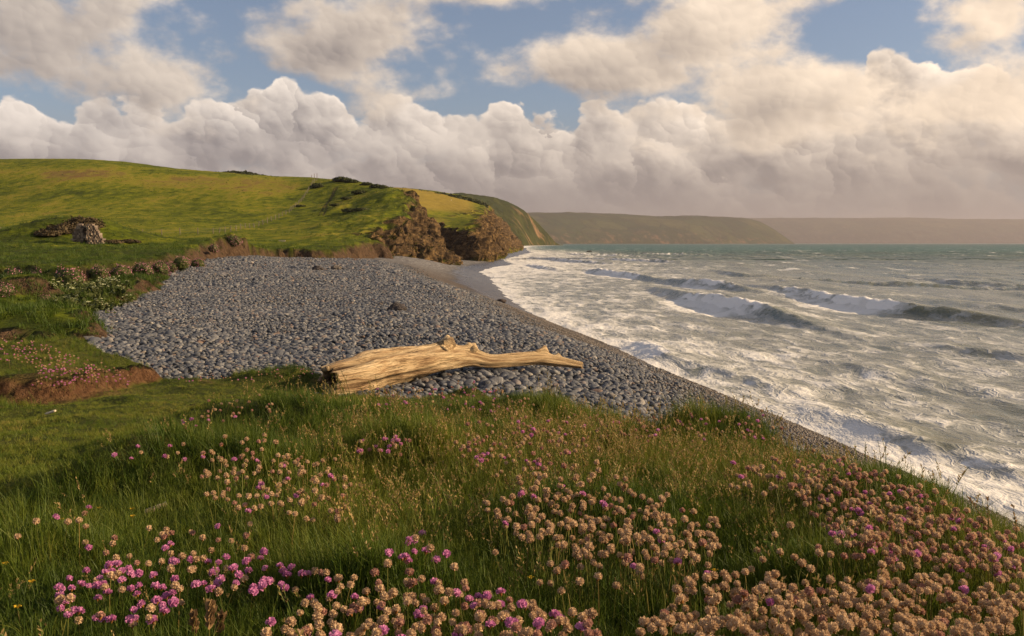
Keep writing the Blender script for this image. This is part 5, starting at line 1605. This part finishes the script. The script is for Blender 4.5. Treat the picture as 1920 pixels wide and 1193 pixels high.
# ---- thrift cushions hanging over the bank edge
def cushion(px, py, Y, rpx, label, seed, pink=.5, low=False):
    x = (px - 960) / FPX * Y; z = float(low_bank_z(np.array(x), np.array(Y))[0]) if low else at(px, py, Y)[2]
    if low: z = max(z, at(px, py + rpx, Y)[2])
    r = rpx / FPX * Y
    o = add('thrift_cushion', None, label=label, cat='plant', group='thrift cushions on the eroded bank', loc=(x, Y, z - (0 if low else r * .5)))
    add('foliage', core('foliage', seed, M_CUSH, r * 1.05, r * .8, r * .85), parent=o)
    add('leaves', leaf_cloud('leaves', seed, 500, r * .075, .75, M_CUSH, r * 1.08, r * .85, r * .9), parent=o)
    b = leaf_cloud('blossom', seed + 3, 420, r * .06, .92, M_BLOOM, r * 1.15, r * .92, r * .98)
    V = np.zeros(len(b.vertices) * 3, np.float32); b.vertices.foreach_get('co', V); V = V.reshape(-1, 4, 3).mean(1)
    dirs = V[:, 0] * .75 + V[:, 2] * .75 - V[:, 1] * .25
    keep = dirs > np.quantile(dirs, 1 - pink)
    vv = np.zeros(len(b.vertices) * 3, np.float32); b.vertices.foreach_get('co', vv); vv = vv.reshape(-1, 4, 3)[keep].reshape(-1, 3)
    bpy.data.meshes.remove(b)
    add('blossom', new_mesh('blossom', vv, np.arange(len(vv)).reshape(-1, 4), smooth=False, mat=M_BLOOM), parent=o)


for i, (px, py, Y, r, p, lb) in enumerate(((22, 512, 36.2, 22, .35, 'dull thrift cushion on the bank edge at the far left'), (70, 514, 35.6, 20, .3, 'dark thrift cushion second from the left on the bank edge'), (128, 512, 34.6, 26, .5, 'widest pink-brown thrift cushion on the bank edge below the ruin'),
                                           (185, 506, 35.8, 18, .35, 'green-topped thrift cushion right of the widest one'), (226, 505, 37.8, 20, .5, 'pinkish thrift cushion in the middle of the bank edge'), (268, 500, 41.0, 19, .6, 'rounded pink thrift cushion left of the pair near the pebbles'),
                                           (300, 497, 43.8, 17, .7, 'brightest pink rounded thrift cushion near the pebbles'), (320, 497, 45.6, 11, .6, 'small pink thrift cushion beside the brightest one'), (340, 487, 48.5, 15, .3, 'green-brown thrift cushion above the pebble edge'),
                                           (372, 490, 56, 13, .6, 'pink thrift cushion low on the bank near the earth stack'), (402, 462, 72, 9, .7, 'pink thrift cushion left of the earth stack'), (440, 446, 83, 12, .55, 'dark cushion topped with pink on the crest of the earth stack'), (394, 500, 63, 9, .2, 'brown cushion at the foot of the bank by the pebbles'))):
    cushion(px, py, Y, r, lb, 200 + i, p)
cushion(4, 560, 23.5, 20, 'vivid pink thrift cushion at the left edge of the picture', 231, .75, True)
cushion(82, 571, 23.8, 11, 'small pink thrift cushion on the right end of the earth lump', 232, .7, True)

# ---- white wildflowers in the hollow
def umbel_mesh(seed):
    r = np.random.RandomState(seed); V, F, MI = [], [], []
    for _ in range(5):
        x0, y0 = r.normal(0, .10, 2); h = r.uniform(.12, .30); n0 = len(V)
        V += [(x0 - .004, y0, 0), (x0 + .004, y0, 0), (x0 + .003, y0, h), (x0 - .003, y0, h)]; F += [(n0, n0 + 1, n0 + 2), (n0, n0 + 2, n0 + 3)]; MI += [0, 0]
        for _k in range(9):
            a, rr = r.uniform(0, 6.28), r.uniform(0, .045); n0 = len(V); c = np.array([x0 + rr * math.cos(a), y0 + rr * math.sin(a), h + r.uniform(-.01, .02)]); s_ = r.uniform(.010, .018)
            V += [tuple(c + [-s_, 0, -s_ * .4]), tuple(c + [0, -s_, 0]), tuple(c + [s_, 0, s_ * .4]), tuple(c + [0, s_, 0])]; F += [(n0, n0 + 1, n0 + 2), (n0, n0 + 2, n0 + 3)]; MI += [1, 1]
        for _k in range(10):
            n0 = len(V); c = np.array([x0, y0, r.uniform(.03, h * .85)]) + r.normal(0, .04, 3) * [1, 1, .5]; d = r.normal(0, .035, (2, 3))
            V += [tuple(c), tuple(c + d[0]), tuple(c + d[0] + d[1]), tuple(c + d[1])]; F += [(n0, n0 + 1, n0 + 2), (n0, n0 + 2, n0 + 3)]; MI += [0, 0]
    return new_mesh('umbel', np.array(V), np.array(F), smooth=False, mats=[M_CUSH, M_UMBEL], mat_idx=MI)


UMB = [umbel_mesh(5 + i) for i in range(4)]
X, Y = [], []
for _ in range(230):
    px, py = rng.uniform(-40, 235), rng.uniform(533, 600)
    if poly_sd(np.array(px), np.array(py), [(-40, 530), (120, 540), (235, 548), (240, 575), (160, 605), (110, 590), (90, 560), (-40, 548)])[0] < -6: continue
    y = float(np.interp(py, [530, 600], [32, 21])); X.append((px - 960) / FPX * y); Y.append(y)
X, Y = np.array(X), np.array(Y); Z = np.maximum(low_bank_z(X, Y)[0], 0); n = len(X)
scatter('white_wildflowers', UMB, np.stack([X, Y, Z - .02], 1), np.stack([rng.normal(0, .1, n), rng.normal(0, .1, n), rng.uniform(0, 6, n)], 1), rng.uniform(.7, 1.25, n), rng.randint(0, 4, n), 'patch of small white wildflowers in the hollow below the bank', 'flowers')

# ------------------------------------------------------------------ fence, ruin, bench
def plain(name, a, b_, sc=8.0, rough=.85, bm=.02):
    m, t, b = mat(name); p = pos(t); n1 = noise(t, p, sc, 5, .7)
    setc(t, b, 'Base Color', mixc(t, n1.step(.3, .7), a, b_)); b.inputs['Roughness'].default_value = rough
    bump(t, b, n1 * bm, .8, 1.0); return m


M_POST = plain('weathered_post', (0.10, 0.08, 0.055), (0.20, 0.165, 0.12))
M_WIRE = plain('fence_wire', (0.10, 0.10, 0.10), (0.18, 0.17, 0.16))
fpath = [(-60, 181), (0, 181), (255, 181), (320, 182), (400, 187), (450, 204), (480, 217), (520, 235), (545, 249), (560, 264), (575, 283), (590, 303), (599, 313)]
q = np.array([((a - 960) / FPX * y, y) for a, y in fpath]); seg = np.hypot(*np.diff(q, axis=0).T); cum = np.concatenate([[0], np.cumsum(seg)])
d_ = np.arange(0, cum[-1], 3.6); fx = np.interp(d_, cum, q[:, 0]); fy = np.interp(d_, cum, q[:, 1]); fz = land_at(fx, fy)
pb = MB(); pb.tube([(0, 0, -.3), (0, 0, .6), (0, 0, 1.22), (0, 0, 1.26)], [.085, .08, .075, .03], 7)
post_me = pb.mesh('fence_post', M_POST, False)
FEN = add('field_fence', None, label='line of wooden posts and wire climbing the green hillside', cat='fence', loc=(fx[0], fy[0], fz[0]))
for i in range(len(fx)):
    add('fence_post', post_me, parent=FEN, loc=(fx[i] - fx[0], fy[i] - fy[0], fz[i] - fz[0]), rot=(random.gauss(0, .05), random.gauss(0, .05), random.uniform(0, 6)), scl=(1, 1, random.uniform(.9, 1.15)))
for hh in (.45, .80, 1.12):
    w = MB(); w.tube([(x - fx[0], y - fy[0], z - fz[0] + hh) for x, y, z in zip(fx, fy, fz)], .010, 4)
    add('wire', w.mesh('wire', M_WIRE, True), parent=FEN)
for i, (px, h, lb) in enumerate(((588, 1.9, 'left pole of the tall gate poles on the hill crest'), (593, 2.3, 'middle pole of the tall gate poles on the hill crest'), (598, 2.3, 'right pole of the tall gate poles on the hill crest'))):
    x, y, z = on_land(px, 314 + i)
    b = MB(); b.tube([(0, 0, -.3), (0, 0, h * .5), (0, 0, h)], [.10, .09, .08], 7)
    add('gate_post', b.mesh('gate_post', M_POST, True), label=lb, cat='post', group='gate poles on the crest', loc=(x, y, z))
x, y, z = at(846, 381, 436)
b = MB(); b.tube([(0, 0, -1), (0, 0, .8), (0, 0, 1.7)], [.14, .13, .12], 6)
add('marker_post', b.mesh('marker_post', plain('white_paint', (.6, .58, .52), (.78, .76, .7))), label='pale marker post at the end of the golden field', cat='post', loc=(x, y, z))

M_RUIN = None
m, t, b = mat('ruin_stone'); g = t.nodes.new('ShaderNodeNewGeometry'); ri = NX(t, g.outputs['Random Per Island'])
setc(t, b, 'Base Color', mixc(t, noise(t, pos(t), 5, 4, .7).step(.3, .8), ramp(t, ri, [(0, (.10, .075, .055)), (.5, (.20, .155, .12)), (1, (.33, .27, .21))]), (.07, .05, .04), 'MIX')); b.inputs['Roughness'].default_value = .9
M_RUIN = m
RY = 74.0
rx0, _, rz0 = at(163, 457, RY)
RUIN = add('stone_ruin', None, label='broken stone wall of a ruin set into the grassy mound', cat='ruin', loc=(rx0, RY, rz0))


def masonry(name, outline, depth0, depth1):
    """Rubble wall filling an outline given in the photograph; each stone has its own faces."""
    xs = [p[0] for p in outline]; ys = [p[1] for p in outline]
    b = MB(); r = random.Random(len(outline) * 7 + int(xs[0]))
    step_y, step_x = 3.4, 5.2
    yy = min(ys); row = 0
    while yy < max(ys):
        xx = min(xs) - r.uniform(0, 4)
        hh = step_y * r.uniform(.8, 1.15)
        while xx < max(xs):
            ww = step_x * r.uniform(.55, 1.4); cx, cy = xx + ww / 2, yy + hh / 2
            if poly_sd(np.array(cx), np.array(cy), outline)[0] > -0.3:
                u = (cx - xs[0]) / (max(xs) - min(xs)); Y = RY + depth0 + (depth1 - depth0) * u
                p = at(cx, cy, Y)
                M = Euler((r.gauss(0, .05), r.gauss(0, .06), r.gauss(0, .12))).to_matrix()
                b.box((p[0] - rx0, p[1] - RY + r.uniform(-.05, .05) + .22, p[2] - rz0), (ww * .47 / FPX * Y, .24, hh * .47 / FPX * Y), M)
            xx += ww
        yy += hh
    o = add(name, b.mesh(name, M_RUIN), parent=RUIN); o['kind'] = 'stuff'
    return o


masonry('wall', [(136, 452), (137, 440), (141, 423), (155, 420), (156, 453)], .0, .0)
masonry('wall', [(161, 455), (160, 423), (167, 420), (178, 424), (181, 432), (190, 441), (191, 455), (186, 460), (176, 459)], -.25, .35)
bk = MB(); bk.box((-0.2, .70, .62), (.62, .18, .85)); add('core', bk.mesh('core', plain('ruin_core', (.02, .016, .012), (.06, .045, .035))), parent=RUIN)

bx_, by_, bz_ = on_land(529, 146)
BEN = add('bench', None, label='small pale wooden bench on the grass above the shingle', cat='bench', loc=(bx_, by_, bz_), rot=(0, 0, R(-30)))
M_BEN = plain('bench_wood', (.42, .36, .26), (.62, .54, .40))
for zz, yy, hy, hz in ((.45, -.10, .07, .022), (.45, .06, .07, .022)):
    b = MB(); b.box((0, yy, zz), (.75, hy, hz)); add('seat_slat', b.mesh('seat_slat', M_BEN), parent=BEN)
for zz in (.68, .84):
    b = MB(); b.box((0, .20, zz), (.75, .02, .06)); add('back_slat', b.mesh('back_slat', M_BEN), parent=BEN)
for sx in (-.62, .62):
    b = MB(); b.box((sx, -.12, .2), (.04, .04, .23)); add('leg', b.mesh('leg', M_BEN), parent=BEN)
    b = MB(); b.box((sx, .16, .42), (.04, .035, .47)); add('leg', b.mesh('leg', M_BEN), parent=BEN)

# ------------------------------------------------------------------ small things in the foreground
def wood_bit(px, py, length, rad, rz, label, name='driftwood_stick', col=((.45, .33, .2), (.62, .5, .34))):
    x, y = on_turf(px, py); z = float(tz(x, y)); b = MB(); n = 7; r = random.Random(px)
    pts = [((i / (n - 1) - .5) * length, r.gauss(0, rad * .15), r.gauss(0, rad * .12) + .01) for i in range(n)]
    b.tube(pts, [rad * (.75 + .35 * math.sin(math.pi * (i + .4) / n)) * r.uniform(.85, 1.1) for i in range(n)], 9)
    add(name, b.mesh(name, plain(name + '_wood', *col, sc=30, bm=.004), True), label=label, cat='stick', loc=(x, y, z + rad * 1.6 + .012), rot=(0, R(-18), rz))


wood_bit(294, 972, .085, .011, R(30), 'short pale stick lying in the grass left of the flowers')
wood_bit(96, 786, .10, .010, R(-10), 'tiny pale splinter on the short turf below the eroded bank', col=((.5, .42, .3), (.7, .6, .45)))
M_YEL = make_petal('yellow_petal', (0.62, 0.34, 0.02), (0.78, 0.52, 0.04), .3)


def yellow_flower(px, py, label, seed):
    r = np.random.RandomState(seed); x, y = on_turf(px, py, .05); z = float(tz(x, y)); h = r.uniform(.05, .075)
    e = add('yellow_flower', None, label=label, cat='flower', group='yellow trefoil flowers in the turf', loc=(x, y, z))
    b = MB(); b.tube([(0, 0, 0), (r.normal(0, .004), r.normal(0, .004), h * .5), (0, 0, h)], .0010, 4); add('stem', b.mesh('stem', M_STEM, True), parent=e)
    for k in range(4):
        a = k * 1.57 + r.uniform(-.3, .3); V = []
        for u in np.linspace(0, 1, 5):
            w_ = .0042 * math.sin(math.pi * (u * .85 + .1)); c = np.array([math.cos(a) * .011 * u, math.sin(a) * .011 * u, h + .004 + .007 * math.sin(u * 2.2)])
            s_ = np.array([-math.sin(a), math.cos(a), 0]) * w_; V += [c - s_, c + s_]
        F = [(2 * i, 2 * i + 1, 2 * i + 3, 2 * i + 2) for i in range(4)]
        add('petal', new_mesh('petal', np.array(V), np.array(F), mat=M_YEL), parent=e)


for i, (px, py, lb) in enumerate(((186, 956, 'yellow flower on the stem of a thrift at the far left'), (117, 981, 'yellow flower lying low in the turf near the far left thrift'), (142, 993, 'yellow flower just right of the low one at far left'), (248, 963, 'yellow flower left of the pale stick'),
                                  (249, 974, 'smaller yellow flower below the one left of the stick'), (12, 1089, 'yellow flower at the very left edge near the bottom'), (60, 1110, 'yellow flower on the worn soil at bottom left'), (34, 1160, 'yellow flower nearest the bottom left corner'), (995, 1092, 'lone yellow flower between the bottom clumps'),
                                  (1340, 1078, 'yellow flower at the left end of the bottom right clump'), (1462, 1098, 'yellow flower behind the middle of the bottom right clump'), (1436, 1085, 'yellow flower near the broad dock leaves'))):
    yellow_flower(px, py, lb, 60 + i)
M_DOCK = make_petal('dock_leaf', (0.045, 0.085, 0.015), (0.075, 0.13, 0.02), .35)
x, y = on_turf(1488, 1085)
e = add('broad_leaf_plant', None, label='broad green dock leaves behind the bottom right clump', cat='plant', loc=(x, y, float(tz(x, y))))
for k, (az_, ln, el_) in enumerate(((.3, .11, 1.0), (1.3, .10, 1.2), (2.4, .12, .8), (3.6, .09, .7), (4.6, .09, .9), (5.5, .11, 1.1))):
    V = []
    for u in np.linspace(0, 1, 8):
        rr = ln * u * math.cos(el_ * (1 - .3 * u)); zz = ln * u * math.sin(el_ * (1 - .3 * u)) + .01; w_ = ln * .26 * math.sin(math.pi * min(1, u * .9 + .08)) ** .8
        c = np.array([rr * math.cos(az_), rr * math.sin(az_), zz]); s_ = np.array([-math.sin(az_), math.cos(az_), 0]) * w_
        V += [c - s_ + [0, 0, w_ * .25], c, c + s_ + [0, 0, w_ * .25]]
    F = []
    for i in range(7):
        for j in range(2): F.append((3 * i + j, 3 * i + j + 1, 3 * i + j + 4, 3 * i + j + 3))
    add('leaf', new_mesh('leaf', np.array(V), np.array(F), mat=M_DOCK), parent=e)

M_DRY = make_petal('dry_seed', (0.16, 0.10, 0.05), (0.34, 0.22, 0.11), .3)


def seed_stalk(px, py, h, label, seed, fat=1.0, lean=-.25, name='grass_seed_stalk', grp='tall seed stalks against the surf'):
    r = np.random.RandomState(seed); x, y = on_turf(px, py, h); z = float(tz(x, y))
    e = add(name, None, label=label, cat='grass', group=grp, loc=(x, y, z))
    pt = lambda u: np.array([lean * h * u * u, r.uniform(-.001, .001), h * u])
    b = MB(); b.tube([pt(u) for u in np.linspace(0, 1, 7)], [.0012] * 6 + [.0006], 5); add('stem', b.mesh('stem', M_STEM, True), parent=e)
    V, F = [], []
    for k in range(int(26 * fat)):
        u = r.uniform(.70, 1.02); p = pt(u); d = np.array([lean, 0, 1]) + r.normal(0, .35, 3); d /= np.linalg.norm(d); L = r.uniform(.008, .015) * fat ** .5; s_ = np.cross(d, r.normal(0, 1, 3)); s_ = s_ / np.linalg.norm(s_) * .0028 * fat
        n0 = len(V); V += [p, p + d * L * .5 + s_, p + d * L, p + d * L * .5 - s_]; F.append((n0, n0 + 1, n0 + 2, n0 + 3))
    add('seed_head', new_mesh('seed_head', np.array(V), np.array(F), smooth=False, mat=M_DRY), parent=e)


for i, (px, py, h, ln, lb) in enumerate(((1772, 930, .24, -.3, 'leftmost leaning seed stalk against the surf'), (1860, 948, .26, -.05, 'upright seed stalk against the surf'), (1886, 945, .26, -.4, 'strongly leaning seed stalk near the right edge'),
                                         (1917, 958, .25, -.1, 'seed stalk cut by the right edge of the picture'), (1822, 968, .20, -.2, 'short seed stalk low on the bank edge'), (1521, 832, .20, -.1, 'small seed stalk rising over the water beside the bank'), (1488, 822, .20, -.3, 'thin seed stalk left of the small one over the water'))):
    seed_stalk(px, py, h, lb, 40 + i, 1.0, ln)
seed_stalk(388, 1150, .16, 'tallest rusty dried dock spike at the bottom edge', 60, 2.6, .05, 'dried_dock_stalk', 'rusty dock spikes')
seed_stalk(372, 1172, .12, 'shorter rusty dock spike left of the tallest', 61, 2.4, -.1, 'dried_dock_stalk', 'rusty dock spikes')
seed_stalk(402, 1176, .11, 'shorter rusty dock spike right of the tallest', 62, 2.4, .15, 'dried_dock_stalk', 'rusty dock spikes')

# ------------------------------------------------------------------ the air
hz = MB(); hz.box((3000, 6500, 172), (9500, 8200, 178))
m = bpy.data.materials.new('haze_air'); m.use_nodes = True
m.node_tree.nodes.remove(m.node_tree.nodes['Principled BSDF'])
pv = m.node_tree.nodes.new('ShaderNodeVolumePrincipled')
pv.inputs['Color'].default_value = (0.56, 0.53, 0.60, 1)
pv.inputs['Density'].default_value = 0.000075
pv.inputs['Anisotropy'].default_value = 0.2
m.node_tree.links.new(pv.outputs[0], m.node_tree.nodes['Material Output'].inputs['Volume'])
add('haze', hz.mesh('haze', m), kind='stuff', label='thin warm sea haze in the air')
